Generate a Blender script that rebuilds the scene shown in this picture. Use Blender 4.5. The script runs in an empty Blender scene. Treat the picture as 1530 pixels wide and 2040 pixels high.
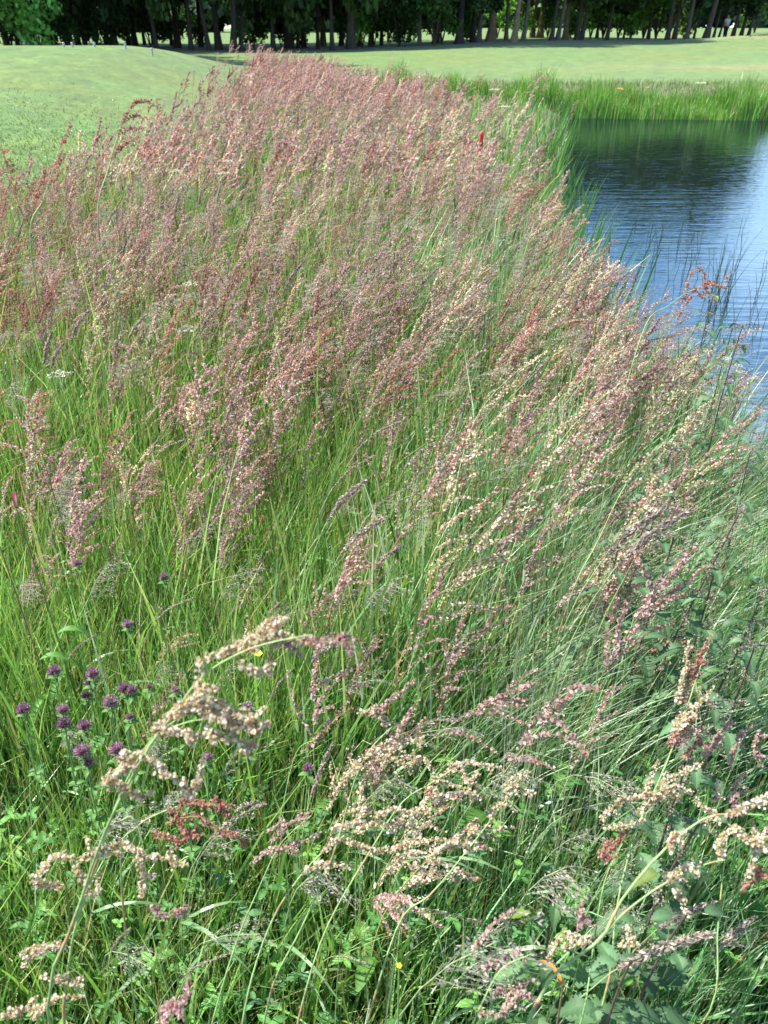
import bpy, math, random
import numpy as np
from mathutils import Vector
R = math.radians
random.seed(7)
rng = np.random.default_rng(7)
scene = bpy.context.scene
COL = scene.collection

# ------------------------------------------------------------------ camera, sky, sun, exposure
PITCH = R(31.6); CP, SP = math.cos(PITCH), math.sin(PITCH)
EYE = 1.6; F = 1570.0                                  # focal length in pixels of a 1530 x 2040 frame
cam = bpy.data.cameras.new('camera')
cam.sensor_fit = 'HORIZONTAL'; cam.sensor_width = 5.7; cam.lens = 5.7 * F / 1530.0
cam.clip_start = 0.02; cam.clip_end = 2000
cam.dof.use_dof = True; cam.dof.focus_distance = 1.9; cam.dof.aperture_fstop = 2.1
camo = bpy.data.objects.new('camera', cam); COL.objects.link(camo)
camo.location = (0, 0, EYE); camo.rotation_euler = (R(90) - PITCH, 0, 0)
scene.camera = camo

SUN_EL, SUN_AZ = R(52), R(-76)                         # azimuth from +Y (forward) towards +X (right)
w = bpy.data.worlds.new('World'); scene.world = w; w.use_nodes = True
nt = w.node_tree; nt.nodes.clear()
def nd(t, kind, **kw):
    n = t.nodes.new(kind)
    for k, v in kw.items():
        if k in n.inputs: n.inputs[k].default_value = v
        else: setattr(n, k, v)
    return n
sky = nd(nt, 'ShaderNodeTexSky', sky_type='NISHITA', sun_disc=False)
sky.sun_elevation = SUN_EL; sky.sun_rotation = SUN_AZ; sky.air_density = 1.0; sky.dust_density = 0.15; sky.ozone_density = 3.5
tc = nd(nt, 'ShaderNodeTexCoord')
mp = nd(nt, 'ShaderNodeMapping'); mp.inputs['Scale'].default_value = (1, 1, 3.2); mp.inputs['Location'].default_value = (0.35, 0.1, 0.0)
cn = nd(nt, 'ShaderNodeTexNoise', Scale=2.1, Detail=7.0, Roughness=0.6)
cr = nd(nt, 'ShaderNodeValToRGB'); cr.color_ramp.elements[0].position = 0.57; cr.color_ramp.elements[1].position = 0.78
mx = nd(nt, 'ShaderNodeMixRGB'); mx.inputs['Color2'].default_value = (10.5, 12.2, 14.5, 1)
bg = nd(nt, 'ShaderNodeBackground', Strength=0.11)
ow = nd(nt, 'ShaderNodeOutputWorld')
L = nt.links.new
L(tc.outputs['Generated'], mp.inputs['Vector']); L(mp.outputs[0], cn.inputs['Vector']); 
cdir = Vector((math.sin(R(30)) * math.cos(R(11)), math.cos(R(30)) * math.cos(R(11)), math.sin(R(11))))   # a bank of white cloud low over the right-hand gap in the wood
dp = nd(nt, 'ShaderNodeVectorMath', operation='DOT_PRODUCT'); dp.inputs[1].default_value = cdir
mr_ = nd(nt, 'ShaderNodeMapRange'); mr_.inputs['From Min'].default_value = 0.93; mr_.inputs['From Max'].default_value = 0.995; mr_.inputs['To Max'].default_value = 0.20
nz = nd(nt, 'ShaderNodeVectorMath', operation='NORMALIZE'); L(tc.outputs['Generated'], nz.inputs[0]); L(nz.outputs[0], dp.inputs[0]); L(dp.outputs['Value'], mr_.inputs[0])
ad = nd(nt, 'ShaderNodeMath', operation='ADD'); L(cn.outputs['Fac'], ad.inputs[0]); L(mr_.outputs[0], ad.inputs[1]); L(ad.outputs[0], cr.inputs[0])
L(cr.outputs[0], mx.inputs['Fac']); L(sky.outputs[0], mx.inputs['Color1']); L(mx.outputs[0], bg.inputs['Color']); L(bg.outputs[0], ow.inputs['Surface'])
sl = bpy.data.lights.new('sun', 'SUN'); sl.energy = 5.0; sl.angle = R(0.5); sl.color = (1.0, 0.955, 0.88)
so = bpy.data.objects.new('sun', sl); COL.objects.link(so)
sd = Vector((math.sin(SUN_AZ) * math.cos(SUN_EL), math.cos(SUN_AZ) * math.cos(SUN_EL), math.sin(SUN_EL)))
so.rotation_euler = sd.to_track_quat('Z', 'Y').to_euler(); so.location = (0, 0, 30)
scene.view_settings.view_transform = 'Standard'; scene.view_settings.look = 'None'
scene.view_settings.exposure = 1.26; scene.view_settings.gamma = 1.0
scene.render.engine = 'CYCLES'
scene.cycles.max_bounces = 6; scene.cycles.transparent_max_bounces = 8

# ------------------------------------------------------------------ pixels <-> places
def P(px, py, t):
    u = (px - 765) / F; v = (1020 - py) / F
    return np.array([u * t, t * (CP + v * SP), EYE + t * (-SP + v * CP)])
def proj(p):
    x, y, z = p[0], p[1], p[2]
    t = y * CP + (EYE - z) * SP; v = (-(EYE - z) * CP + y * SP) / t
    return 765 + F * x / t, 1020 - F * v, t
def ground_hit(px, py, z):
    u = (px - 765) / F; v = (1020 - py) / F
    t = (z - EYE) / (-SP + v * CP); return P(px, py, t)

def sstep(a, b, x):
    t = np.clip((x - a) / (b - a), 0, 1); return t * t * (3 - 2 * t)

# ------------------------------------------------------------------ the lie of the land
WATER = -0.40
POND = np.array([(2.0, 1.9), (1.62, 3.0), (1.50, 4.4), (1.50, 6.2), (1.75, 8.3), (2.2, 10.5), (2.75, 13.2), (3.4, 16.5), (4.1, 19.5), (4.6, 22.0),
                 (5.0, 22.9), (9.7, 22.2), (16, 21.6), (30, 19), (33, 10), (26, 3), (12, 0.4), (5.0, 0.6)])
def pond_d(x, y):                                       # signed distance, positive inside the pond
    x = np.asarray(x, float); y = np.asarray(y, float)
    d = np.full(x.shape, 1e9); ins = np.zeros(x.shape, bool); n = len(POND)
    for i in range(n):
        ax, ay = POND[i]; bx, by = POND[(i + 1) % n]
        ex, ey = bx - ax, by - ay
        t = np.clip(((x - ax) * ex + (y - ay) * ey) / (ex * ex + ey * ey), 0, 1)
        d = np.minimum(d, np.hypot(x - ax - t * ex, y - ay - t * ey))
        c = ((ay > y) != (by > y)) & (x < (bx - ax) * (y - ay) / (by - ay + 1e-12) + ax)
        ins ^= c
    return np.where(ins, d, -d)
def H(x, y):
    x = np.asarray(x, float); y = np.asarray(y, float)
    h = 0.02 * np.sin(x * 1.7 + 0.4) * np.sin(y * 1.3) * sstep(40, 10, y)
    h = h + 1.15 * np.exp(-((y - 26) / 7.2) ** 2 / 2) * sstep(-2.6, -7.8, x) * (1 - 0.25 * sstep(-14, -30, x))
    h = h + 0.62 * sstep(30, 72, y) * sstep(-8, 14, x) + 0.1 * sstep(30, 70, y)
    h = h + 0.75 * sstep(82, 150, y)
    h = h + 0.5 * np.exp(-((x - 30) / 6.5) ** 2 - ((y - 68) / 2.6) ** 2)
    h = h - 0.16 * sstep(30, 24, y) * sstep(1, 4, x) * sstep(18, 22, y)
    d = pond_d(x, y)
    bank = sstep(-0.9, 0.0, d)
    h = h * (1 - bank) + WATER * bank - 0.55 * sstep(0, 1.6, d) * (d > 0)
    return h

def meadow_w(x, y):                                     # 1 inside the tall meadow, 0 outside
    left = np.interp(y, [0, 3, 5, 8, 14, 18, 25, 32], [-9, -5.5, -2.75, -3.0, -3.25, -3.3, -3.9, -4.6])
    right = np.interp(y, [0, 2, 12, 14, 19, 21.5, 23, 26, 32], [9, 9, 9, 9, 9, 6, 3.0, -0.6, -2.2])
    wv = sstep(-0.25, 0.35, x - left) * sstep(-0.2, 0.3, right - x) * sstep(33.0, 31.0, y)
    return wv * (pond_d(x, y) < -0.03)

# ------------------------------------------------------------------ mesh building
class MB:
    def __init__(s): s.v = []; s.q = []; s.c = []; s.n = 0
    def add(s, v, q, c):
        v = np.asarray(v, float).reshape(-1, 3); q = np.asarray(q, int).reshape(-1, 4)
        c = np.asarray(c, float)
        if c.ndim == 1: c = np.tile(c, (len(v), 1))
        s.v.append(v); s.q.append(q + s.n); s.c.append(c); s.n += len(v)
    def arrays(s): return np.concatenate(s.v), np.concatenate(s.q), np.concatenate(s.c)
    def mesh(s, name, mat, smooth=False):
        return mk_mesh(name, *s.arrays(), mat, smooth)
    def obj(s, name, mat, parent=None, smooth=False):
        return link(name, s.mesh(name, mat, smooth), parent)
def mk_mesh(name, v, q, c, mat, smooth=False):
    me = bpy.data.meshes.new(name)
    me.vertices.add(len(v)); me.vertices.foreach_set('co', v.astype(np.float32).ravel())
    me.loops.add(len(q) * 4); me.loops.foreach_set('vertex_index', q.astype(np.int32).ravel())
    me.polygons.add(len(q)); me.polygons.foreach_set('loop_start', np.arange(0, len(q) * 4, 4, dtype=np.int32))
    me.polygons.foreach_set('use_smooth', np.full(len(q), smooth))
    me.update(calc_edges=True)
    a = me.attributes.new('Col', 'FLOAT_COLOR', 'POINT')
    a.data.foreach_set('color', np.concatenate([c, np.ones((len(c), 1))], 1).astype(np.float32).ravel())
    me.materials.append(mat); return me
def link(name, data, parent=None):
    o = bpy.data.objects.new(name, data); COL.objects.link(o)
    if parent: o.parent = parent
    return o
USED = {}
def tag(o, label=None, cat=None, group=None, kind=None):
    if label and 'past the left' not in label:
        USED[label] = USED.get(label, 0) + 1
        if USED[label] > 1: label += ', rear one' if USED[label] == 2 else ', rearmost'
    if label: o['label'] = label
    if cat: o['category'] = cat
    if group: o['group'] = group
    if kind: o['kind'] = kind
    return o
def thing(name, loc, label, cat, group=None, rot=(0, 0, 0)):
    o = bpy.data.objects.new(name, None); COL.objects.link(o); o.location = [float(a) for a in loc]; o.rotation_euler = rot
    o.empty_display_size = 0.1
    return tag(o, label, cat, group)

def smooth_path(pts, n):
    pts = np.asarray(pts, float); k = len(pts)
    if k < 3: return np.array([pts[0] + (pts[-1] - pts[0]) * i / (n - 1) for i in range(n)])
    e = np.vstack([2 * pts[0] - pts[1], pts, 2 * pts[-1] - pts[-2]]); out = []
    for j in range(n):
        s = j / (n - 1) * (k - 1); i = min(int(s), k - 2); t = s - i
        a, b, c, d = e[i], e[i + 1], e[i + 2], e[i + 3]
        out.append(0.5 * (2 * b + (c - a) * t + (2 * a - 5 * b + 4 * c - d) * t * t + (3 * b - a - 3 * c + d) * t ** 3))
    return np.array(out)
def tube(mb, path, rad, col, sides=5):
    path = np.asarray(path, float); n = len(path)
    rad = np.broadcast_to(rad, (n,)); T = np.gradient(path, axis=0); T /= np.linalg.norm(T, axis=1)[:, None] + 1e-9
    ref = np.array([0, 1, 0.13]) if abs(T[0][1]) < 0.8 else np.array([1, 0, 0.1])
    A = np.cross(T, ref); A /= np.linalg.norm(A, axis=1)[:, None] + 1e-9; B = np.cross(T, A)
    an = np.arange(sides) * 2 * math.pi / sides
    v = path[:, None, :] + rad[:, None, None] * (np.cos(an)[None, :, None] * A[:, None, :] + np.sin(an)[None, :, None] * B[:, None, :])
    q = []
    for i in range(n - 1):
        for j in range(sides):
            k = (j + 1) % sides; q.append((i * sides + j, i * sides + k, (i + 1) * sides + k, (i + 1) * sides + j))
    c = np.asarray(col, float)
    if c.ndim == 2: c = np.repeat(c, sides, axis=0)
    mb.add(v, q, c)
def unit(v): return v / (np.linalg.norm(v, axis=-1, keepdims=True) + 1e-9)
def rvec(n): return unit(rng.normal(size=(n, 3)))
def discs(mb, cen, size, cols, crossed=False):          # small folded six-sided scales
    n = len(cen); size = np.broadcast_to(size, (n,))
    a = rvec(n); b = unit(np.cross(a, rvec(n))); nn = np.cross(a, b)
    for rep in range(2 if crossed else 1):
        if rep: b, nn = nn, -b
        s = size[:, None]
        pts = [a * s, a * s * 0.42 + b * s * 0.8 + nn * s * 0.3, -a * s * 0.42 + b * s * 0.8 + nn * s * 0.3, -a * s,
               -a * s * 0.42 - b * s * 0.8 + nn * s * 0.3, a * s * 0.42 - b * s * 0.8 + nn * s * 0.3]
        v = np.stack([cen + p for p in pts], 1)
        o = np.arange(n)[:, None] * 6
        q = np.concatenate([o + np.array([[0, 1, 2, 3]]), o + np.array([[0, 3, 4, 5]])])
        mb.add(v, q, np.repeat(cols, 6, axis=0))
def flakes(mb, cen, size, cols, axis=None, aspect=1.6):
    n = len(cen); s = np.broadcast_to(size, (n,))[:, None]
    a = rvec(n) if axis is None else unit(axis + 0.7 * rvec(n)); b = unit(np.cross(a, rvec(n)))
    v = np.stack([cen - a * s * aspect, cen + b * s, cen + a * s * aspect, cen - b * s], 1)
    q = np.arange(n)[:, None] * 4 + np.arange(4)[None]
    mb.add(v, q, np.repeat(cols, 4, axis=0))
def pick(pal, n, wts=None, jit=0.15):
    pal = np.array(pal, float)
    wv = None if wts is None else np.array(wts, float) / sum(wts)
    c = pal[rng.choice(len(pal), n, p=wv)]
    return np.clip(c * (1 + jit * rng.normal(size=(n, 1))) * (1 + 0.05 * rng.normal(size=(n, 3))), 0.004, 0.95)

# ------------------------------------------------------------------ materials
def mat_base(name):
    m = bpy.data.materials.new(name); m.use_nodes = True; t = m.node_tree; t.nodes.clear()
    return m, t, t.links.new
def leaf_mat(name, trans=0.3, rough=0.5, spec=0.35, warm=(1.1, 1.15, 0.6), noise=0.0, nscale=40):
    m, t, l = mat_base(name)
    at = nd(t, 'ShaderNodeAttribute', attribute_name='Col'); oi = nd(t, 'ShaderNodeObjectInfo')
    mu = nd(t, 'ShaderNodeMixRGB', blend_type='MULTIPLY', Fac=1.0)
    l(at.outputs['Color'], mu.inputs[1]); l(oi.outputs['Color'], mu.inputs[2]); c = mu.outputs[0]
    if noise:
        no = nd(t, 'ShaderNodeTexNoise', Scale=nscale, Detail=3.0); g = nd(t, 'ShaderNodeMapRange'); g.inputs['To Min'].default_value = 1 - noise; g.inputs['To Max'].default_value = 1 + noise
        g.inputs['From Min'].default_value = 0.3; g.inputs['From Max'].default_value = 0.7
        tcn = nd(t, 'ShaderNodeTexCoord'); l(tcn.outputs['Object'], no.inputs['Vector']); l(no.outputs['Fac'], g.inputs[0])
        m2 = nd(t, 'ShaderNodeMixRGB', blend_type='MULTIPLY', Fac=1.0); l(c, m2.inputs[1]); l(g.outputs[0], m2.inputs[2]); c = m2.outputs[0]
    p = nd(t, 'ShaderNodeBsdfPrincipled', Roughness=rough); p.inputs['Specular IOR Level'].default_value = spec
    l(c, p.inputs['Base Color']); o = nd(t, 'ShaderNodeOutputMaterial')
    if trans > 0:
        tr = nd(t, 'ShaderNodeBsdfTranslucent'); wm = nd(t, 'ShaderNodeMixRGB', blend_type='MULTIPLY', Fac=1.0); wm.inputs[2].default_value = (*warm, 1)
        l(c, wm.inputs[1]); l(wm.outputs[0], tr.inputs['Color'])
        ms = nd(t, 'ShaderNodeMixShader', Fac=trans); l(p.outputs[0], ms.inputs[1]); l(tr.outputs[0], ms.inputs[2]); l(ms.outputs[0], o.inputs[0])
    else: l(p.outputs[0], o.inputs[0])
    return m
M_GRASS = leaf_mat('grass_blade', 0.34, 0.38, 0.55, (1.1, 1.1, 0.7))
M_SORREL = leaf_mat('sorrel_fruit', 0.42, 0.7, 0.15, (1.05, 0.97, 0.9))
M_STEM = leaf_mat('plant_stem', 0.0, 0.5, 0.3, noise=0.28, nscale=120)
M_LEAF = leaf_mat('broad_leaf', 0.28, 0.5, 0.22, noise=0.15, nscale=60)
M_CROWN = leaf_mat('tree_leaf', 0.18, 0.55, 0.2)
M_PETAL = leaf_mat('petal', 0.25, 0.6, 0.2, (1.1, 0.9, 1.1))
M_PAINT = leaf_mat('paint', 0.0, 0.4, 0.5, noise=0.18, nscale=9)
M_CLOTH = leaf_mat('cloth', 0.0, 0.85, 0.1, noise=0.08)
M_SKIN = leaf_mat('skin', 0.0, 0.5, 0.3)

def bark():
    m, t, l = mat_base('bark')
    at = nd(t, 'ShaderNodeAttribute', attribute_name='Col'); oi = nd(t, 'ShaderNodeObjectInfo')
    tcn = nd(t, 'ShaderNodeTexCoord'); mpn = nd(t, 'ShaderNodeMapping'); mpn.inputs['Scale'].default_value = (5, 5, 1.1)
    no = nd(t, 'ShaderNodeTexNoise', Scale=2.5, Detail=8.0, Roughness=0.7); l(tcn.outputs['Object'], mpn.inputs[0]); l(mpn.outputs[0], no.inputs['Vector'])
    r = nd(t, 'ShaderNodeValToRGB'); r.color_ramp.elements[0].color = (0.35, 0.35, 0.36, 1); r.color_ramp.elements[1].color = (1.5, 1.45, 1.4, 1)
    r.color_ramp.elements[0].position = 0.35; r.color_ramp.elements[1].position = 0.7
    l(no.outputs['Fac'], r.inputs[0])
    m1 = nd(t, 'ShaderNodeMixRGB', blend_type='MULTIPLY', Fac=1.0); l(at.outputs['Color'], m1.inputs[1]); l(r.outputs[0], m1.inputs[2])
    m2 = nd(t, 'ShaderNodeMixRGB', blend_type='MULTIPLY', Fac=1.0); l(m1.outputs[0], m2.inputs[1]); l(oi.outputs['Color'], m2.inputs[2])
    b = nd(t, 'ShaderNodeBump', Strength=0.6, Distance=0.05); l(no.outputs['Fac'], b.inputs['Height'])
    p = nd(t, 'ShaderNodeBsdfPrincipled', Roughness=0.9); l(m2.outputs[0], p.inputs['Base Color']); l(b.outputs[0], p.inputs['Normal'])
    o = nd(t, 'ShaderNodeOutputMaterial'); l(p.outputs[0], o.inputs[0]); return m
M_BARK = bark()

def ground_mat():
    m, t, l = mat_base('ground')
    at = nd(t, 'ShaderNodeAttribute', attribute_name='Col'); g = nd(t, 'ShaderNodeNewGeometry')
    def noise(sc, det, rough=0.6, stretch=None):
        n = nd(t, 'ShaderNodeTexNoise', Scale=sc, Detail=det, Roughness=rough); src = g.outputs['Position']
        if stretch:
            mpn = nd(t, 'ShaderNodeMapping'); mpn.inputs['Scale'].default_value = stretch; l(src, mpn.inputs[0]); src = mpn.outputs[0]
        l(src, n.inputs['Vector']); return n
    def mr(s, a, b, f0=0.3, f1=0.7):
        r = nd(t, 'ShaderNodeMapRange'); r.inputs['From Min'].default_value = f0; r.inputs['From Max'].default_value = f1
        r.inputs['To Min'].default_value = a; r.inputs['To Max'].default_value = b; l(s, r.inputs[0]); return r.outputs[0]
    def mulc(c, f):
        x = nd(t, 'ShaderNodeMixRGB', blend_type='MULTIPLY', Fac=1.0); l(c, x.inputs[1]); l(f, x.inputs[2]); return x.outputs[0]
    fine = noise(38, 5, 0.75); mid = noise(1.6, 6, 0.65); big = noise(0.16, 4, 0.6, (1, 1.9, 1))
    t2 = noise(7, 6, 0.8, (1, 0.7, 1)); c = mulc(at.outputs['Color'], mr(fine.outputs['Fac'], 0.55, 1.45)); c = mulc(c, mr(mid.outputs['Fac'], 0.68, 1.32)); c = mulc(c, mr(t2.outputs['Fac'], 0.60, 1.40)) 
    hx = nd(t, 'ShaderNodeMixRGB', blend_type='MULTIPLY'); hx.inputs[2].default_value = (1.35, 1.02, 0.85, 1)
    l(mr(big.outputs['Fac'], 0.0, 1.0, 0.42, 0.66), hx.inputs[0]); l(c, hx.inputs[1]); c = hx.outputs[0]
    b = nd(t, 'ShaderNodeBump', Strength=0.7, Distance=0.03); l(fine.outputs['Fac'], b.inputs['Height'])
    p = nd(t, 'ShaderNodeBsdfPrincipled', Roughness=0.85); p.inputs['Specular IOR Level'].default_value = 0.2
    p.inputs['Sheen Weight'].default_value = 0.15; l(c, p.inputs['Base Color']); l(b.outputs[0], p.inputs['Normal'])
    o = nd(t, 'ShaderNodeOutputMaterial'); l(p.outputs[0], o.inputs[0]); return m
M_GROUND = ground_mat()

def water_mat():
    m, t, l = mat_base('water')
    g = nd(t, 'ShaderNodeNewGeometry')
    def n(sc, stretch, rot, det=3.0, dist=0.4):
        mpn = nd(t, 'ShaderNodeMapping'); mpn.inputs['Scale'].default_value = stretch; mpn.inputs['Rotation'].default_value = (0, 0, R(rot)); l(g.outputs['Position'], mpn.inputs[0])
        x = nd(t, 'ShaderNodeTexNoise', Scale=sc, Detail=det, Roughness=0.5, Distortion=dist); l(mpn.outputs[0], x.inputs['Vector']); return x.outputs['Fac']
    a = n(1.0, (1.1, 7.5, 1), 12); b = n(1.0, (3.5, 16, 1), -8, 2.0); c = n(0.35, (0.5, 1.0, 1), 20, 2.0)
    s1 = nd(t, 'ShaderNodeMath', operation='MULTIPLY'); l(a, s1.inputs[0]); l(c, s1.inputs[1])
    s2 = nd(t, 'ShaderNodeMath', operation='MULTIPLY'); l(b, s2.inputs[0]); s2.inputs[1].default_value = 0.28
    s3 = nd(t, 'ShaderNodeMath', operation='ADD'); l(s1.outputs[0], s3.inputs[0]); l(s2.outputs[0], s3.inputs[1])
    bu = nd(t, 'ShaderNodeBump', Strength=0.26, Distance=0.03); l(s3.outputs[0], bu.inputs['Height'])
    p = nd(t, 'ShaderNodeBsdfPrincipled', Roughness=0.025, IOR=4.2); p.inputs['Specular Tint'].default_value = (0.68, 0.87, 1.0, 1); p.inputs['Base Color'].default_value = (0.010, 0.018, 0.014, 1); p.inputs['Specular IOR Level'].default_value = 0.6
    l(bu.outputs[0], p.inputs['Normal']); o = nd(t, 'ShaderNodeOutputMaterial'); l(p.outputs[0], o.inputs[0]); return m
M_WATER = water_mat()

# ------------------------------------------------------------------ ground and water
def axis(segs):
    out = []
    for a, b, st in segs: out += list(np.arange(a, b, st))
    return np.array(out + [segs[-1][1]])
xs = axis([(-400, -60, 20), (-60, -14, 2), (-14, -4, 0.4), (-4, 7, 0.16), (7, 34, 0.5), (34, 60, 2), (60, 420, 20)])
ys = axis([(-12, 0, 1), (0, 14, 0.16), (14, 25, 0.2), (25, 34, 0.4), (34, 90, 1.0), (90, 170, 4), (170, 700, 30)])
X, Y = np.meshgrid(xs, ys); Z = H(X, Y); ny, nx = X.shape
idx = np.arange(ny * nx).reshape(ny, nx)
q = np.stack([idx[:-1, :-1], idx[:-1, 1:], idx[1:, 1:], idx[1:, :-1]], -1).reshape(-1, 4)
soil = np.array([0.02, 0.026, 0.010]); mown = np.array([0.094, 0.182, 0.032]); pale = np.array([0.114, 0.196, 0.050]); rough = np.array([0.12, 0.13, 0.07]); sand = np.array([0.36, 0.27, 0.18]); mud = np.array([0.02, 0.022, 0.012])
fx, fy = X.ravel(), Y.ravel()
def lerp(a, b, t): return a * (1 - t[:, None]) + b * t[:, None]
gc = np.tile(mown, (len(fx), 1))
gc = lerp(gc, pale, sstep(6, 20, fy) * (0.6 + 0.4 * sstep(0, 8, fx)))
gc = lerp(gc, mown * np.array([0.95, 1.1, 0.75]), np.exp(-((fy - 9) / 2.2) ** 2) * (fx < -2) * 0.8)
gc = lerp(gc, rough * np.array([1.05, 1.2, 1]), sstep(22.0, 23.5, fy) * sstep(31, 27, fy) * sstep(-1, 3, fx) * 0.8)
gc = lerp(gc, sand, 0.22 * np.exp(-((fx - 17) / 7) ** 2 - ((fy - 40) / 2.2) ** 2) + 0.2 * np.exp(-((fx - 26) / 4) ** 2 - ((fy - 36) / 2.5) ** 2))
gc = lerp(gc, sand * 0.8, 0.8 * np.exp(-((fx - 29) / 6) ** 2 - ((fy - 68) / 1.2) ** 2))
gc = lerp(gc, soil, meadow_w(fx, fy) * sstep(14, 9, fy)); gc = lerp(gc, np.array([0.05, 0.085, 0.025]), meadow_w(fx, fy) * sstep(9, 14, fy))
gc = lerp(gc, np.array([0.045, 0.08, 0.022]), sstep(-1.5, -0.5, pond_d(fx, fy)))
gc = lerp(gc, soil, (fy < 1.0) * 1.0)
gc = lerp(gc, mud, sstep(-0.1, 0.1, pond_d(fx, fy)))
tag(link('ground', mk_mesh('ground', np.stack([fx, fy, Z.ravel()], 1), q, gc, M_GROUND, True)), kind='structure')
wv = np.array([(-6, -2, WATER), (60, -2, WATER), (60, 30, WATER), (-6, 30, WATER)], float)
# only where the pond is: clip the sheet to the pond outline, a little past the shoreline, so nothing floods lower land
cen = POND.mean(0); ring = cen + (POND - cen) * 1.0
rr = np.array([p + 0.25 * unit(p - POND.mean(0)) for p in POND])
wm = bpy.data.meshes.new('pond_water'); wm.from_pydata([(float(a), float(b), WATER) for a, b in rr], [], [list(range(len(rr)))]); wm.materials.append(M_WATER)
tag(link('pond_water', wm), kind='structure')

# ------------------------------------------------------------------ grass blades
def blades(mb, x, y, h, wd, lean, bend, cols, tipc=None, S=4, wind=0.35, up=None):
    n = len(x); z = H(x, y) - 0.01
    base = np.stack([x, y, z], 1); th = rng.uniform(0, 2 * math.pi, n)
    ld = np.stack([np.cos(th) * (1 - wind) + wind * 1.6, np.sin(th) * (1 - wind), np.zeros(n)], 1)
    wa = rng.uniform(0, math.pi, n); wdv = np.stack([np.cos(wa), np.sin(wa) * 0.6, 0.15 * np.cos(wa)], 1)
    V = []; C = []
    for i in range(S + 1):
        s = i / S; f = max(1 - s ** 1.6, 0.06)
        c = base + np.stack([np.zeros(n), np.zeros(n), h * s * (1 - 0.32 * bend * s * s)], 1) + ld * (h * (lean * s + bend * s ** 2.3))[:, None]
        V += [c - wdv * (wd * f * 0.5)[:, None], c + wdv * (wd * f * 0.5)[:, None]]
        cc = cols if tipc is None else cols * (1 - s ** 2)[..., None] + tipc * s ** 2 if False else (cols if tipc is None else cols * (1 - s * s) + tipc * (s * s))
        C += [cc, cc]
    v = np.stack(V, 1); c = np.stack(C, 1)
    k = np.arange(S)[:, None] * 2; f0 = np.concatenate([k, k + 1, k + 3, k + 2], 1)
    q = (np.arange(n)[:, None, None] * (2 * S + 2) + f0[None]).reshape(-1, 4)
    mb.add(v.reshape(-1, 3), q, c.reshape(-1, 3))
def scatter(n, x0, x1, y0, y1, wfun=None, ypow=1.0):
    x = rng.uniform(x0, x1, n); y = y0 + (y1 - y0) * rng.uniform(0, 1, n) ** ypow
    lim = 0.62 * y + 0.9; keep = np.abs(x) < lim
    x, y = x[keep], y[keep]
    if wfun is not None:
        k = rng.uniform(0, 1, len(x)) < wfun(x, y); x, y = x[k], y[k]
    return x, y
def vnoise(x, y, s, seed=0):
    a = np.sin(x * s * 1.3 + 1.7 + seed) * np.cos(y * s * 1.1 - 0.6 + seed * 2) + 0.5 * np.sin(x * s * 2.9 - y * s * 2.3 + seed) + 0.35 * np.cos(x * s * 5.3 + y * s * 4.7 + seed * 3)
    return np.clip(0.5 + 0.3 * a, 0, 1)

G_YEL = [(0.25, 0.46, 0.12), (0.17, 0.36, 0.08), (0.07, 0.17, 0.035), (0.38, 0.56, 0.22), (0.50, 0.46, 0.24)]
G_BLU = [(0.19, 0.42, 0.17), (0.11, 0.28, 0.09), (0.32, 0.53, 0.31), (0.50, 0.63, 0.47), (0.055, 0.14, 0.04)]
def gcols(x, y):
    n = len(x); k = np.clip(sstep(-0.35, 0.45, x / (0.4 + 0.25 * y)) * 0.9 + 0.5 * (vnoise(x, y, 1.1) - 0.5), 0, 1) * (1 - 0.8 * sstep(4.5, 9, y))
    a = pick(G_YEL, n, (3, 4, 3, 2, 0.8)); b = pick(G_BLU, n, (3, 3, 2.5, 1.6, 2))
    sel = rng.uniform(0, 1, n) < k
    return np.where(sel[:, None], b, a)
near_w = lambda x, y: meadow_w(x, y) * np.where(y > 9, 0.7 + 0.3 * sstep(0.0, 0.9, -pond_d(x, y) - 0.5 * vnoise(x, y, 4.0)), 1)
mb = MB()
for (n, y0, y1, hm, wm_) in ((32000, 0.22, 1.3, 0.25, 0.0066), (52000, 1.2, 2.4, 0.36, 0.0078), (60000, 2.3, 4.5, 0.42, 0.0090), (46000, 4.5, 9, 0.44, 0.013), (40000, 9, 18, 0.40, 0.017), (20000, 18, 32, 0.36, 0.026)):
    xr = 0.60 * y1 + 0.6; x, y = scatter(int(n * (1.0)), -xr, xr, y0, y1, near_w)
    hh = hm * np.exp(0.26 * rng.normal(size=len(x))) * (0.8 + 0.4 * vnoise(x, y, 2.2, 3)); c = gcols(x, y)
    sh = sstep(0.0, 0.6, -pond_d(x, y)); hh = np.minimum(hh, 0.85) * np.where(y > 9, 0.62 + 0.38 * vnoise(x, y, 3.1, 2) + 0.0 * y, 1)
    tip = c * np.array([1.25, 1.12, 1.0]); dry = rng.uniform(0, 1, len(x)) < 0.10; tip[dry] = (0.36, 0.28, 0.12)
    blades(mb, x, y, hh, wm_ * np.clip(np.exp(0.5 * rng.normal(size=len(x))), .3, 2.1), rng.uniform(0.0, 0.30, len(x)), np.abs(rng.normal(0.05, 0.20, len(x))), c, tip, wind=0.25)
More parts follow.
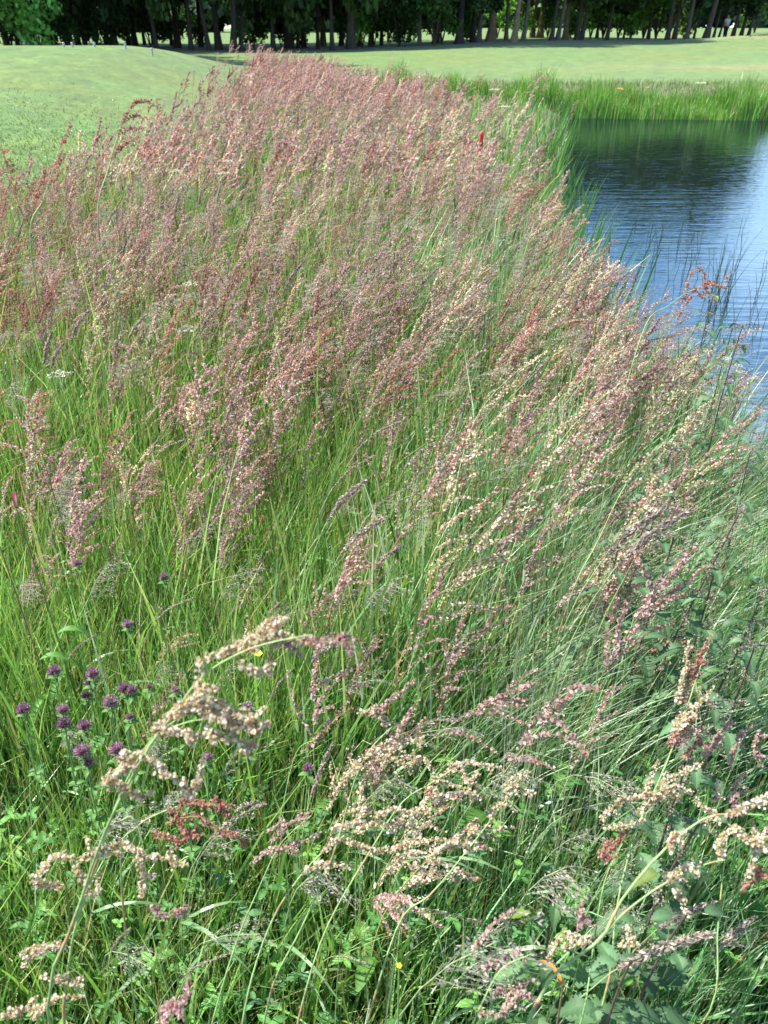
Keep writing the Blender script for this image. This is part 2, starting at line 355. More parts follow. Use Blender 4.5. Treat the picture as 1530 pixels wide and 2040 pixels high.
# thin pale flower stems
x, y = scatter(5000, -6, 6, 0.5, 9, near_w, 1.3)
blades(mb, x, y, rng.uniform(0.45, 0.75, len(x)), 0.0016 + 0.0004 * y, rng.uniform(0.02, 0.2, len(x)), rng.uniform(0, 0.14, len(x)), pick([(0.33, 0.40, 0.20), (0.25, 0.34, 0.14), (0.42, 0.42, 0.24), (0.36, 0.25, 0.10)], len(x)), None, 3)
cx = rng.normal(0.215, 0.05, 260); cy = rng.uniform(0.95, 2.0, 260); x = cx * cy * 1.25; y = cy
blades(mb, x, y, rng.uniform(0.45, 0.68, len(x)), rng.uniform(0.0018, 0.0034, len(x)), rng.uniform(0.0, 0.10, len(x)), rng.uniform(0, 0.12, len(x)), pick([(0.62, 0.64, 0.50), (0.50, 0.56, 0.40), (0.68, 0.62, 0.50)], len(x)), None, 4, wind=0.3)
y = rng.uniform(1.1, 2.6, 2000); x = y * rng.uniform(0.02, 0.6, 2000)
blades(mb, x, y, rng.uniform(0.40, 0.62, len(x)), rng.uniform(0.0035, 0.0070, len(x)), rng.uniform(0.05, 0.30, len(x)), rng.uniform(0.15, 0.6, len(x)), pick([(0.30, 0.46, 0.26), (0.44, 0.56, 0.40), (0.24, 0.40, 0.18)], len(x)), pick([(0.50, 0.56, 0.42), (0.40, 0.52, 0.32)], len(x)), 6, wind=0.75)
x, y = scatter(700, -1.6, 1.6, 0.3, 2.8, near_w)
blades(mb, x, y, rng.uniform(0.35, 0.62, len(x)), rng.uniform(0.0025, 0.0042, len(x)), rng.uniform(0.0, 0.3, len(x)), rng.uniform(0, 0.3, len(x)), pick([(0.36, 0.50, 0.22), (0.50, 0.52, 0.28), (0.55, 0.28, 0.10), (0.30, 0.46, 0.24)], len(x), (4, 2, .7, 3)), None, 5, wind=0.4)
# broader low leaves near the feet
x, y = scatter(9000, -2, 2, 0.22, 2.6, near_w)
blades(mb, x, y, rng.uniform(0.12, 0.34, len(x)), rng.uniform(0.006, 0.012, len(x)), rng.uniform(0.1, 0.4, len(x)), rng.uniform(0.1, 0.6, len(x)), gcols(x, y), None, 5, wind=0.1)
tag(mb.obj('meadow_grass', M_GRASS), 'dense tall green meadow grass filling the bank from the feet to the far lawn', 'grass', kind='stuff')

mb = MB()                                                # mown turf: short blades beside the meadow
x, y = scatter(110000, -11, 0, 3, 19, lambda x, y: (1 - meadow_w(x, y)) * (pond_d(x, y) < -1) * sstep(19, 9, y), 1.1)
c = pick([(0.10, 0.21, 0.045), (0.13, 0.24, 0.06), (0.08, 0.17, 0.035), (0.15, 0.25, 0.055)], len(x))
blades(mb, x, y, rng.uniform(0.02, 0.06, len(x)), 0.003 + 0.0009 * y, rng.uniform(0, 0.6, len(x)), rng.uniform(0, 0.6, len(x)), c, None, 2, wind=0.0)
tag(mb.obj('mown_turf', M_GRASS), 'short mown lawn grass left of the tall meadow', 'grass', kind='stuff')

mb = MB()                                                # tall green fringe on the far bank
def fringe(n, off0, off1, hmul, x0=-0.5, x1=22):
    x = rng.uniform(x0, x1, n); shore = np.interp(x, [-0.5, 0.6, 2.0, 4.7, 9.7, 16, 30], [25.6, 24.9, 23.9, 22.8, 22.1, 21.5, 19])
    y = shore + rng.uniform(off0, off1, n); tuft = np.clip(0.45 + 0.35 * np.sin(x * 2.3 + np.sin(x * 1.3) * 2) + 0.35 * np.cos(x * 7.3 + y * 2) * np.sin(x * 4.1), 0, 1.1)
    h = hmul * (0.42 + 0.85 * tuft) * rng.uniform(0.7, 1.15, n)
    c = pick([(0.14, 0.32, 0.04), (0.20, 0.42, 0.07), (0.09, 0.21, 0.03), (0.28, 0.48, 0.10), (0.42, 0.40, 0.18)], n, (4, 3, 4, 2, 0.9))
    blades(mb, x, y, h, rng.uniform(0.014, 0.030, n), rng.uniform(0, 0.16, n), rng.uniform(0, 0.35, n), c, c * 1.1, 4, wind=0.15)
fringe(20000, -0.25, 1.1, 0.72); fringe(5000, 0.7, 2.0, 0.42)
tag(mb.obj('bank_grass', M_GRASS), 'tall bright green grass fringe along the far bank of the pond', 'grass', kind='stuff')
mb = MB()
x = rng.uniform(-1, 24, 16000); y = rng.uniform(23.4, 30, 16000)
k = (pond_d(x, y) < -1.2) & (x > -0.5 + (y - 24) * 0.0); x, y = x[k], y[k]
blades(mb, x, y, rng.uniform(0.08, 0.26, len(x)), rng.uniform(0.012, 0.022, len(x)), rng.uniform(0, 0.4, len(x)), rng.uniform(0, 0.4, len(x)),
       pick([(0.18, 0.22, 0.09), (0.14, 0.24, 0.06), (0.24, 0.21, 0.14), (0.20, 0.28, 0.09)], len(x)), None, 3, wind=0.1)
tag(mb.obj('rough_grass', M_GRASS), 'thin brownish rough grass behind the green fringe of the far bank', 'grass', kind='stuff')

# ------------------------------------------------------------------ sorrel
PAL = {
 'dusty pink': ([(0.55, 0.35, 0.36), (0.64, 0.47, 0.46), (0.44, 0.23, 0.25), (0.66, 0.56, 0.47), (0.42, 0.36, 0.26)], (4, 3, 2, 2, 2)),
 'rust red': ([(0.46, 0.22, 0.18), (0.54, 0.32, 0.25), (0.38, 0.13, 0.11), (0.60, 0.46, 0.36), (0.42, 0.33, 0.22)], (4, 3, 2, 1.5, 1)),
 'pinkish brown': ([(0.50, 0.38, 0.34), (0.62, 0.50, 0.45), (0.36, 0.24, 0.21), (0.74, 0.66, 0.58), (0.46, 0.31, 0.29)], (4, 3, 2, 2, 2)),
 'creamy tan': ([(0.76, 0.68, 0.50), (0.58, 0.48, 0.30), (0.88, 0.84, 0.74), (0.44, 0.36, 0.18), (0.62, 0.50, 0.34)], (4, 3, 3.5, 2, 1.5)),
 'pale green': ([(0.54, 0.56, 0.32), (0.66, 0.65, 0.46), (0.40, 0.46, 0.24), (0.72, 0.68, 0.52), (0.5, 0.40, 0.26)], (4, 3, 2, 1.5, 0.8)),
}
def panicle_branch(mb, path, palname, size, dens, spread, crossed=False, kind='disc', redtip=0.0):
    seg = np.linalg.norm(np.diff(path, axis=0), axis=1); Ltot = seg.sum(); n = max(4, int(Ltot * dens))
    s = np.sort(rng.uniform(0.04, 1, n)); s = (np.round(s * Ltot / (size * 2.2)) * size * 2.2 / Ltot * 0.6 + s * 0.4)   # loose whorls
    cum = np.concatenate([[0], np.cumsum(seg)]) / Ltot
    c = np.stack([np.interp(s, cum, path[:, i]) for i in range(3)], 1) + rvec(n) * (spread * rng.uniform(0.4, 1, n) * (1 - 0.45 * np.clip(s, 0, 1)))[:, None]
    pal, wts = PAL[palname]; col = pick(pal, n, wts, 0.1); cm_ = np.average(np.array(pal), axis=0, weights=wts); kk_ = .35 if size > .008 else .5 if size > .004 else .75; col = np.clip((cm_ + (col - cm_) * kk_) * (1.04 if size > .004 else 1.04), 0, .92)
    if redtip > 0:
        k = rng.uniform(0, 1, n) < redtip * np.clip(s, 0, 1) ** 1.5; col[k] = pick([(0.50, 0.20, 0.17), (0.58, 0.32, 0.28)], int(k.sum()))
    sz = size * rng.uniform(0.65, 1.2, n) * (1 - 0.3 * np.clip(s, 0, 1))
    if kind == 'disc': discs(mb, c, sz, col, crossed)
    else:
        ax = np.gradient(path, axis=0)[np.clip((s * (len(path) - 1)).astype(int), 0, len(path) - 1)]; flakes(mb, c, sz, col, unit(ax), 1.5)
def branch_path(p0, ang, up, Lb, wind, droop, k=6):
    d = np.array([math.cos(ang) * (1 - up) + wind * 0.5, math.sin(ang) * (1 - up), up]); d = d / np.linalg.norm(d)
    pts = [np.array(p0, float)]
    for i in range(k - 1):
        d = d + np.array([wind * 0.35, 0, -droop * 0.25]) + 0.07 * rng.normal(size=3); d = d / np.linalg.norm(d); pts.append(pts[-1] + d * Lb / (k - 1))
    return np.array(pts)
STEMC = [(0.20, 0.30, 0.09), (0.30, 0.38, 0.17), (0.33, 0.24, 0.12), (0.30, 0.16, 0.09)]
def sorrel_geo(h, palname, lod, wind=0.5, style=0):
    """stem, panicle and leaf geometry of one plant growing at the origin; lod 0 close, 1 middle, 2 far"""
    st, pn, lf = MB(), MB(), [MB(), MB(), MB()]
    th = rng.normal(0, 0.25); l0 = rng.uniform(0.04, 0.16); cv = rng.uniform(0.12, 0.35) * wind * 1.4
    k = 9 if lod < 2 else 5; s = np.linspace(0, 1, k)
    path = np.stack([h * (l0 * s + cv * s ** 2.6) * math.cos(th) + 0.008 * np.sin(s * 7 + th * 9), h * (l0 * s + cv * s ** 2.6) * math.sin(th) * 0.6, h * (s - 0.16 * cv * s ** 3)], 1)
    sc = np.array(random.choice(STEMC)); r0 = 0.0024 if lod < 2 else 0.004
    tube(st, path, r0 * (1 - 0.65 * s), np.tile(sc, (k, 1)) * (1 + 0.25 * s[:, None] * np.array([1.2, 0, -0.3])), 5 if lod == 0 else 3)
    sp = np.linspace(0, 1, 40); dense = np.stack([np.interp(sp, s, path[:, i]) for i in range(3)], 1)
    p0 = rng.uniform(0.45, 0.72); nb = int({0: 13, 1: 11, 2: 8}[lod] * rng.uniform(.55, 1.25)); wind = wind * rng.uniform(.35, 1.6)
    size = {0: 0.0026, 1: 0.0046, 2: 0.0105}[lod]; dens = {0: 620, 1: 420, 2: 150}[lod]; spread = {0: 0.0055, 1: 0.0065, 2: 0.011}[lod]
    for b in range(nb):
        f = p0 + (0.95 - p0) * (b / (nb - 1)) ** 0.9; q0 = dense[int(f * 39)]
        Lb = (0.06 + 0.10 * (1 - (f - p0) / (1 - p0))) * rng.uniform(0.7, 1.3) * h / 0.75
        pth = branch_path(q0, b * 2.4 + rng.normal(0, 0.4), rng.uniform(0.55, 0.85), Lb, wind * rng.uniform(0.5, 1.1), rng.uniform(0.0, 0.5) * (1.5 if style else 1))
        if lod < 2: tube(pn, pth, 0.0008, np.array([0.34, 0.28, 0.14]), 3)
        panicle_branch(pn, pth, palname, size, dens, spread, lod == 0, 'disc' if lod < 2 else 'flake', 0.35)
    if lod < 2: tube(pn, dense[int(p0 * 39) - 1:], 0.0011, np.array([0.34, 0.28, 0.14]), 3)
    panicle_branch(pn, dense[int(0.8 * 39):], palname, size, dens, spread, lod == 0, 'disc' if lod < 2 else 'flake', 0.6)
    if lod < 2:
        for b in range(3):
            f = 0.05 + 0.14 * b; leaf_arrow(lf[b], dense[int(f * 39)], b * 2.3 + th, 0.09 * rng.uniform(0.7, 1.1), 0.02, rng.uniform(0.2, 0.7))
    return st, pn, lf
def leaf_arrow(mb, p, ang, Ll, wl, rise, col=(0.10, 0.22, 0.05), serr=0.0, rows=8, droop=0.5, fold=0.25):
    s = np.linspace(0, 1, rows); prof = np.sin(np.pi * np.clip(s * 0.92 + 0.07, 0, 1)) ** 0.75 * (1 - 0.35 * s)
    prof = prof * (1 + serr * np.where(np.arange(rows) % 2 == 0, 1, -1)); prof[-1] = 0.02
    d = np.array([math.cos(ang), math.sin(ang), 0]); n = np.array([-math.sin(ang), math.cos(ang), 0])
    c = p + d * (Ll * s)[:, None] + np.array([0, 0, 1.0]) * (Ll * (rise * s - droop * s ** 2))[:, None]
    wv_ = (wl * prof)[:, None]; v = np.stack([c - n * wv_ + [0, 0, 1] * wv_ * fold, c, c + n * wv_ + [0, 0, 1] * wv_ * fold], 1).reshape(-1, 3)
    cc = np.tile(np.array(col), (rows, 1)); vs_ = np.where(np.arange(rows) % 2 == 0, 0.82, 1.12)[:, None] if serr else 1.0; colr = np.stack([cc * vs_, cc * 1.3, cc * 0.92 * vs_], 1).reshape(-1, 3)
    q = []
    for i in range(rows - 1):
        o = i * 3; q += [(o, o + 1, o + 4, o + 3), (o + 1, o + 2, o + 5, o + 4)]
    mb.add(v, q, colr)

# where the sorrel grows
def view_gap(x, y): return 1 - 0.93 * (np.abs(x - 0.109 * y) < 0.17) * (y > 7.2) * (y < 8.15)
def sorrel_w(x, y):
    d = np.interp(y, [0.3, 0.9, 1.0, 1.7, 2.2, 2.9, 6, 40], [0.10, 0.10, 0.12, 0.30, 0.62, 0.95, 1, 1])
    d = d * (1 - 0.72 * sstep(0.2, 1.1, x - 0.02 * y) * sstep(5.0, 7.5, y))
    return np.maximum(meadow_w(x, y), 0.12 * meadow_w(x + 0.6, y)) * d * (0.45 + 0.75 * vnoise(x, y, 1.3, 5)) * (1 - 0.75 * sstep(0.30, 0.42, x / y) * sstep(3.0, 2.4, y)) * view_gap(x, y) * (1 - 0.95 * (x < -0.15 * y) * (y < 1.4)) * (1 - 0.93 * sstep(-0.4, 0.5, x - np.interp(y, [10, 14, 18, 22, 30], [3.0, 1.9, 0.7, -0.7, -2.4])) * (y > 9))
plants = []
for n, y0, y1 in ((1000, 0.75, 2.2), (1450, 2.2, 4.2), (3300, 4.2, 9), (7000, 9, 32)):
    xr = 0.58 * y1 + 0.3
    x, y = scatter(n if y0 > 8 else n, -min(xr, 5.2), min(xr, 5.2), y0, y1, sorrel_w)
    plants += list(zip(x, y))
plants = sorted([p for p in plants if -1 < 1], key=lambda p: p[1])
def col_of(x, y, r):
    f = x / (0.5 + 0.35 * y)
    if y < 9 and (f < -0.95 or f > 1.05) and r < .42: return 'rust red'
    if y > 13: return ('dusty pink', 'rust red', 'pinkish brown', 'creamy tan')[0 if r < 0.62 else 1 if r < 0.80 else 2 if r < 0.93 else 3]
    if f < 0.0: return ('dusty pink', 'pinkish brown', 'rust red', 'creamy tan', 'pale green')[0 if r < 0.44 else 1 if r < 0.77 else 2 if r < 0.87 else 3 if r < 0.96 else 4]
    if y < 2.4 and f < 0.1: return ('creamy tan', 'pinkish brown', 'pale green', 'dusty pink')[0 if r < 0.5 else 1 if r < 0.75 else 2 if r < 0.82 else 3]
    return ('pinkish brown', 'creamy tan', 'dusty pink', 'pale green', 'rust red')[0 if r < 0.38 else 1 if r < 0.60 else 2 if r < 0.76 else 3 if r < 0.86 else 4]
def pct(v, full): return int(round(100 * v / full))
ONES = 'zero one two three four five six seven eight nine ten eleven twelve thirteen fourteen fifteen sixteen seventeen eighteen nineteen'.split()
TENS = 'x x twenty thirty forty fifty sixty seventy eighty ninety'.split()
def words(n):
    n = int(max(0, min(99, n)))
    return ONES[n] if n < 20 else TENS[n // 10] + ('' if n % 10 == 0 else '-' + ONES[n % 10])
def where(px, py): return '%s percent across, %s down the photo' % (words(pct(px, 1530)), words(pct(py, 2040)))

NIND = 232
protos = {}
for nm in PAL:
    for k in range(5):
        st, pn, lf = sorrel_geo(0.75, nm, 1, 0.55, k % 2)
        protos[nm, k] = [st.mesh('stem', M_STEM, True), pn.mesh('panicle', M_SORREL)] + [q_.mesh('leaf', M_LEAF, True) for q_ in lf]
stuff_src = {}
for nm in PAL:
    for lod in (1, 2):
        for k in range(5):
            a, b, _ = sorrel_geo(0.75, nm, lod, 0.6, k % 2); stuff_src[nm, lod, k] = (a.arrays(), b.arrays())
far = MB(); ind = 0; midstems = MB()
for (x, y) in plants:
    z = float(H(x, y)); hgt = random.uniform(0.42, 0.82) * (1 + 0.10 * (y > 14)) * (0.8 if pond_d(np.array([x]), np.array([y]))[0] > -0.5 else 1); cn_ = col_of(x, y, random.random())
    sc_ = hgt / 0.75; rz = random.gauss(0, 0.4); tint = random.uniform(0.74, 1.24)
    tip = np.array([x + 0.2 * sc_, y, z + 0.62 * sc_]); px, py, t = proj(tip)
    seen = -30 < px < 1560 and -20 < py < 2060
    if not seen and y < 6: continue
    if ind < NIND and seen and y > 0.75 and 0 < px < 1530 and 0 < py < 2040:
        lean = 'strongly leaning' if sc_ > 1.1 else 'leaning' if sc_ > 0.9 else 'short'
        o = thing('sorrel_plant', (x, y, z), '%s %s sorrel plume, %s' % (lean, cn_, where(px, py)), 'sorrel', 'sorrel plants standing in the nearer meadow', (random.gauss(0, .10), random.gauss(0, .13), rz))
        o.scale = (sc_, sc_, sc_ * random.uniform(.85, 1.1))
        pm = protos[cn_, random.randrange(5)]
        for mname, me in zip(('stem', 'panicle', 'leaf', 'leaf', 'leaf'), pm):
            c = link(mname, me, o); c.color = (tint, tint, tint, 1)
        ind += 1
    else:
        lod = 1 if y < 6.5 else 2; src = stuff_src[cn_, lod, random.randrange(5)]
        ca, sa = math.cos(rz), math.sin(rz); far2 = (1 + 0.10 * (y > 16))
        tx, ty = random.gauss(0, .12), random.gauss(0, .10)
        for v, q_, c in src:
            v2 = v * sc_; v2 = v2 + np.stack([v2[:, 2] * tx, v2[:, 2] * ty, 0 * v2[:, 2]], 1); v2 = np.stack([v2[:, 0] * ca - v2[:, 1] * sa + x, v2[:, 0] * sa + v2[:, 1] * ca + y, v2[:, 2] + z], 1); far.add(v2, q_, c * tint)
tag(far.obj('sorrel_drift', M_SORREL), 'mass of pink and brown flowering sorrel covering the meadow to its far tip', 'sorrel', kind='stuff')

for i in range(5):
    px, py, t = random.uniform(600, 960), random.uniform(1600, 1780), random.uniform(1.2, 1.45); p = P(px, py, t); z0 = float(H(p[0], p[1])); sc_ = max(.35, (p[2] - z0) / .60); nm = random.choice(('creamy tan', 'creamy tan', 'pinkish brown'))
    o = thing('sorrel_plant', (p[0] - .2 * sc_, p[1], z0), 'bent %s sorrel in tangle, %s' % (nm, where(px, py)), 'sorrel', 'sorrel plants standing in the nearer meadow', (random.gauss(0, .1), random.gauss(0, .1), random.gauss(0, .3))); o.scale = (sc_, sc_, sc_)
    for mname, me in zip(('stem', 'panicle', 'leaf', 'leaf', 'leaf'), protos[nm, i % 5]): link(mname, me, o)
# ---- the close plants, stem by stem
def hero(label, stems, branches, palname, r0=0.0024, base_z=None, size=0.0023, dens=1200, spread=0.0062, red=0.05, leaves=0):
    first = P(*stems[0][0]); gx, gy = first[0] - 0.05, first[1] - 0.02
    if first[2] > 0.12: base = np.array([gx, gy, float(H(gx, gy))])
    else: base = np.array([first[0], first[1], float(H(first[0], first[1]))])
    o = thing('sorrel_plant', base, label, 'sorrel', 'close sorrel plants bent over by the wind')
    st, pn = MB(), MB(); colr = np.array([0.20, 0.33, 0.13])
    for k, sp in enumerate(stems):
        pts = [P(*a) for a in sp]
        if k == 0: pts = [base, (base + pts[0]) / 2 + np.array([-0.01, 0, 0.0])] + pts
        pth = smooth_path(pts, 26) - base; rr_ = 0.72 * (r0 if k == 0 else r0 * 0.65) * np.linspace(1.1, 0.35, 26)
        rr_[::7] *= 1.25
        tube(st, pth, rr_, np.array([(colr * (1 + 0.35 * i / 26)) if i % 7 else np.array([.34, .22, .12]) for i in range(26)]) * np.array([1.15, 1.05, 1]), 7)
    for br in branches:
        pal = palname; 
        if isinstance(br[0], str): pal = br[0]; br = br[1:]
        pts = np.array([P(*a) for a in br]); pts[1:-1] += 0.006 * rng.normal(size=(len(pts) - 2, 3))
        pth = smooth_path(pts, 12) - base
        tube(pn, pth, np.linspace(0.0011, 0.0005, 12), np.array([0.42, 0.36, 0.17]), 4)
        panicle_branch(pn, pth, pal, size, dens, spread, True, 'disc', red)
        for j in range(max(1, int(len(br)) )):           # short side shoots
            i = random.randrange(2, 10); d = rvec(1)[0] * 0.012 + np.array([0.007, 0, 0.003]); sub = np.array([pth[i], pth[i] + d * 0.6, pth[i] + d + np.array([0, 0, -0.004])])
            tube(pn, sub, 0.0005, np.array([0.42, 0.34, 0.17]), 3); panicle_branch(pn, sub, pal, size, dens * 0.8, spread * 0.8, True, 'disc', red)
    st.obj('stem', M_STEM, o, True); pn.obj('panicle', M_SORREL, o); return o
d = 0.70
hero('large pale sorrel bowing right over the grass, its tip the longest plume near photo centre',
     [[(95, 2010, .86), (150, 1830, .82), (210, 1655, .78), (290, 1500, .74), (345, 1425, .72), (400, 1350, .70), (470, 1305, .69), (540, 1280, .68), (620, 1265, .68)],
      [(250, 1590, .76), (300, 1480, .74), (370, 1440, .73), (450, 1430, .72)]],
     [[(395, 1400, d), (412, 1330, d), (440, 1283, d), (500, 1272, d)], [(470, 1318, d), (505, 1338, d), (545, 1322, d)], [(495, 1290, d), (525, 1255, d), (578, 1232, d)],
      ['dusty pink', (540, 1285, d), (600, 1262, d), (650, 1262, d), (703, 1278, d)], [(500, 1300, d), (560, 1278, d), (620, 1283, d)],
      [(345, 1425, d), (385, 1372, d), (440, 1375, d)], [(360, 1420, d), (430, 1392, d), (500, 1412, d), (533, 1408, d)], [(300, 1450, d), (360, 1435, d), (430, 1440, d), (520, 1455, d)],
      [(300, 1455, d), (350, 1475, d), (380, 1490, d)], [(410, 1455, d), (460, 1478, d), (500, 1490, d)], [(380, 1410, d), (450, 1425, d), (470, 1470, d)], [(430, 1400, d), (480, 1440, d), (525, 1440, d)],
      [(210, 1545, .74), (245, 1530, .74), (275, 1505, .74), (320, 1520, .74)], [(300, 1520, .74), (340, 1552, .74), (385, 1555, .74), (405, 1505, .74)],
      [(205, 1548, .75), (235, 1572, .75), (275, 1590, .75), (305, 1575, .75)]], 'creamy tan', 0.0025, size=0.0025, dens=1300, spread=0.0068)
hero('pale pink-cream sorrel in the bottom left with drooping knotted branches crossing two stems',
     [[(128, 2060, .92), (140, 1900, .90), (165, 1800, .88), (215, 1650, .86), (250, 1560, .84), (300, 1475, .82), (350, 1435, .80)],
      [(235, 1640, .86), (262, 1628, .86), (280, 1665, .86), (272, 1700, .86)]],
     [[(170, 1665, .86), (200, 1700, .86), (240, 1705, .86), (290, 1700, .86)], [(60, 1760, .86), (100, 1735, .86), (150, 1720, .86), (205, 1705, .86)], [(65, 1765, .86), (85, 1780, .86), (120, 1770, .86)],
      [(270, 1690, .85), (285, 1730, .85), (280, 1790, .85)], ['dusty pink', (300, 1810, .85), (330, 1818, .85), (370, 1812, .85)], [(275, 1705, .85), (320, 1715, .85), (375, 1725, .85)],
      [(150, 1720, .86), (175, 1770, .86), (200, 1740, .86)], [(40, 1905, .88), (75, 1885, .88), (135, 1885, .88)], [(45, 1930, .88), (60, 1905, .88), (80, 1895, .88)],
      [(90, 1945, .88), (130, 1950, .88), (165, 1965, .88)], [(0, 2025, .88), (40, 2015, .88), (90, 2010, .88)], [(60, 2030, .88), (110, 1990, .88), (165, 1985, .88)]], 'creamy tan', 0.0026, size=0.0024)
hero('dark red sorrel cluster drooping low in the bottom left behind the pale ones',
     [[(240, 1720, 1.0), (270, 1650, 1.0), (330, 1615, 1.0), (390, 1600, 1.0), (440, 1610, 1.0)]],
     [[(330, 1620, .98), (370, 1605, .98), (420, 1600, .98), (470, 1605, .98)], [(330, 1640, .98), (385, 1630, .98), (440, 1640, .98), (465, 1670, .98), (490, 1690, .98)], [(300, 1655, .98), (350, 1660, .98), (395, 1640, .98)],
      [(350, 1610, .98), (365, 1650, .98), (400, 1665, .98)], [(400, 1605, .98), (430, 1625, .98), (460, 1625, .98)]], 'rust red', 0.0018)
hero('small pink-tipped sorrel spike rising from the bottom edge left of centre',
     [[(305, 2075, .80), (330, 2040, .79), (350, 1990, .78), (372, 1945, .77)]],
     [[(318, 2050, .78), (340, 2000, .77), (360, 1970, .77), (375, 1940, .77)], [(322, 2030, .78), (335, 2010, .78), (345, 1990, .77)]], 'dusty pink', 0.0018)
hero('tan sorrel with its shaggy plume highest of the tangle right of bottom centre',
     [[(545, 1960, 1.18), (600, 1850, 1.16), (665, 1700, 1.14), (705, 1560, 1.12), (740, 1490, 1.10), (790, 1440, 1.10)]],
     [['dusty pink', (740, 1430, 1.1), (780, 1395, 1.1), (828, 1355, 1.1)], [(710, 1420, 1.1), (745, 1430, 1.1), (775, 1440, 1.1)], [(745, 1510, 1.1), (790, 1485, 1.1), (845, 1470, 1.1)], [(700, 1540, 1.1), (720, 1510, 1.1), (760, 1500, 1.1), (810, 1505, 1.1)],
      [(740, 1400, 1.1), (755, 1425, 1.1), (790, 1445, 1.1)], [(690, 1620, 1.1), (705, 1590, 1.1), (720, 1560, 1.1)], [(800, 1510, 1.1), (840, 1520, 1.1), (870, 1550, 1.1)], [(750, 1500, 1.1), (800, 1530, 1.1), (830, 1520, 1.1)]], 'creamy tan', 0.0024)
hero('tan sorrel with two curling branches reaching right toward the silvery grass',
     [[(600, 2010, 1.1), (650, 1850, 1.1), (735, 1700, 1.1), (800, 1600, 1.1), (860, 1560, 1.1), (905, 1530, 1.1)]],
     [[(895, 1530, 1.08), (930, 1522, 1.08), (965, 1525, 1.08), (1003, 1532, 1.08)], [(860, 1550, 1.08), (890, 1560, 1.08), (925, 1572, 1.08), (940, 1595, 1.08)], [(800, 1620, 1.08), (840, 1610, 1.08), (880, 1615, 1.08)], [(810, 1650, 1.08), (850, 1600, 1.08), (870, 1570, 1.08)],
      [(770, 1660, 1.08), (800, 1650, 1.08), (840, 1660, 1.08)], [(920, 1535, 1.08), (935, 1550, 1.08), (950, 1540, 1.08)]], 'creamy tan', 0.0022)
hero('tan sorrel on one long straight diagonal stem ending in a small tuft over silvery grass',
     [[(745, 1990, 1.08), (800, 1830, 1.08), (860, 1780, 1.08), (950, 1670, 1.08), (1010, 1590, 1.08), (1040, 1545, 1.08)]],
     [[(1010, 1600, 1.07), (1025, 1565, 1.07), (1060, 1535, 1.07)], [(1010, 1580, 1.07), (1035, 1590, 1.07), (1068, 1580, 1.07)], [(975, 1640, 1.07), (1000, 1625, 1.07), (1018, 1600, 1.07)], [(935, 1700, 1.07), (940, 1670, 1.07), (950, 1640, 1.07)]], 'creamy tan', 0.0022)
hero('brownish sorrel plume lowest in the tangle at bottom centre',
     [[(480, 2060, 1.0), (510, 1920, 1.0), (560, 1800, 1.0), (640, 1700, 1.0), (720, 1650, 1.0), (790, 1660, 1.0)]],
     [[(640, 1700, .99), (690, 1680, .99), (740, 1690, .99)], [(700, 1660, .99), (750, 1640, .99), (800, 1650, .99), (840, 1680, .99)], [(720, 1690, .99), (770, 1700, .99), (820, 1700, .99), (850, 1740, .99)], [(600, 1740, .99), (650, 1720, .99), (700, 1730, .99)], [(740, 1630, .99), (790, 1615, .99), (830, 1625, .99)], [(660, 1650, .99), (700, 1640, .99), (730, 1600, .99)]], 'creamy tan', 0.0022)
hero('pinkish sorrel plume leaning right at bottom centre left of the tan tangle',
     [[(420, 2050, 1.15), (470, 1880, 1.15), (520, 1760, 1.15), (560, 1680, 1.15), (620, 1625, 1.15)]],
     [[(540, 1680, 1.13), (580, 1640, 1.13), (625, 1615, 1.13)], [(530, 1660, 1.13), (560, 1640, 1.13), (600, 1640, 1.13)], [(560, 1690, 1.13), (600, 1670, 1.13), (640, 1660, 1.13)], [(500, 1720, 1.13), (540, 1700, 1.13), (590, 1700, 1.13)]], 'pinkish brown', 0.0020)
hero('large pink and cream sorrel at the right with its plume pointing steeply up',
     [[(1205, 1990, 1.12), (1230, 1800, 1.12), (1270, 1650, 1.12), (1320, 1540, 1.12), (1365, 1420, 1.12), (1395, 1330, 1.12), (1415, 1280, 1.12)]],
     [['rust red', (1375, 1360, 1.1), (1395, 1310, 1.1), (1420, 1262, 1.1)], ['rust red', (1360, 1400, 1.1), (1372, 1340, 1.1), (1400, 1290, 1.1)], [(1350, 1400, 1.1), (1358, 1330, 1.1), (1372, 1275, 1.1)], [(1350, 1460, 1.1), (1375, 1410, 1.1), (1422, 1370, 1.1)],
      [(1340, 1480, 1.1), (1355, 1430, 1.1), (1380, 1400, 1.1)], ['rust red', (1330, 1490, 1.1), (1370, 1460, 1.1), (1390, 1420, 1.1)], ['dusty pink', (1330, 1480, 1.1), (1360, 1475, 1.1), (1390, 1450, 1.1)], [(1310, 1560, 1.1), (1350, 1530, 1.1), (1400, 1520, 1.1)],
      ['rust red', (1360, 1510, 1.1), (1385, 1500, 1.1), (1405, 1485, 1.1)], [(1300, 1590, 1.1), (1335, 1565, 1.1), (1380, 1580, 1.1)], [(1280, 1600, 1.1), (1290, 1550, 1.1), (1310, 1515, 1.1)], [(1270, 1620, 1.1), (1320, 1590, 1.1), (1360, 1600, 1.1)],
      [(1195, 1635, 1.1), (1240, 1610, 1.1), (1280, 1600, 1.1), (1310, 1575, 1.1)], [(1200, 1650, 1.1), (1250, 1650, 1.1), (1290, 1630, 1.1)], ['rust red', (1200, 1710, 1.1), (1215, 1680, 1.1), (1240, 1660, 1.1)], [(1380, 1590, 1.1), (1400, 1610, 1.1), (1405, 1640, 1.1)]], 'creamy tan', 0.0026, size=0.0024)
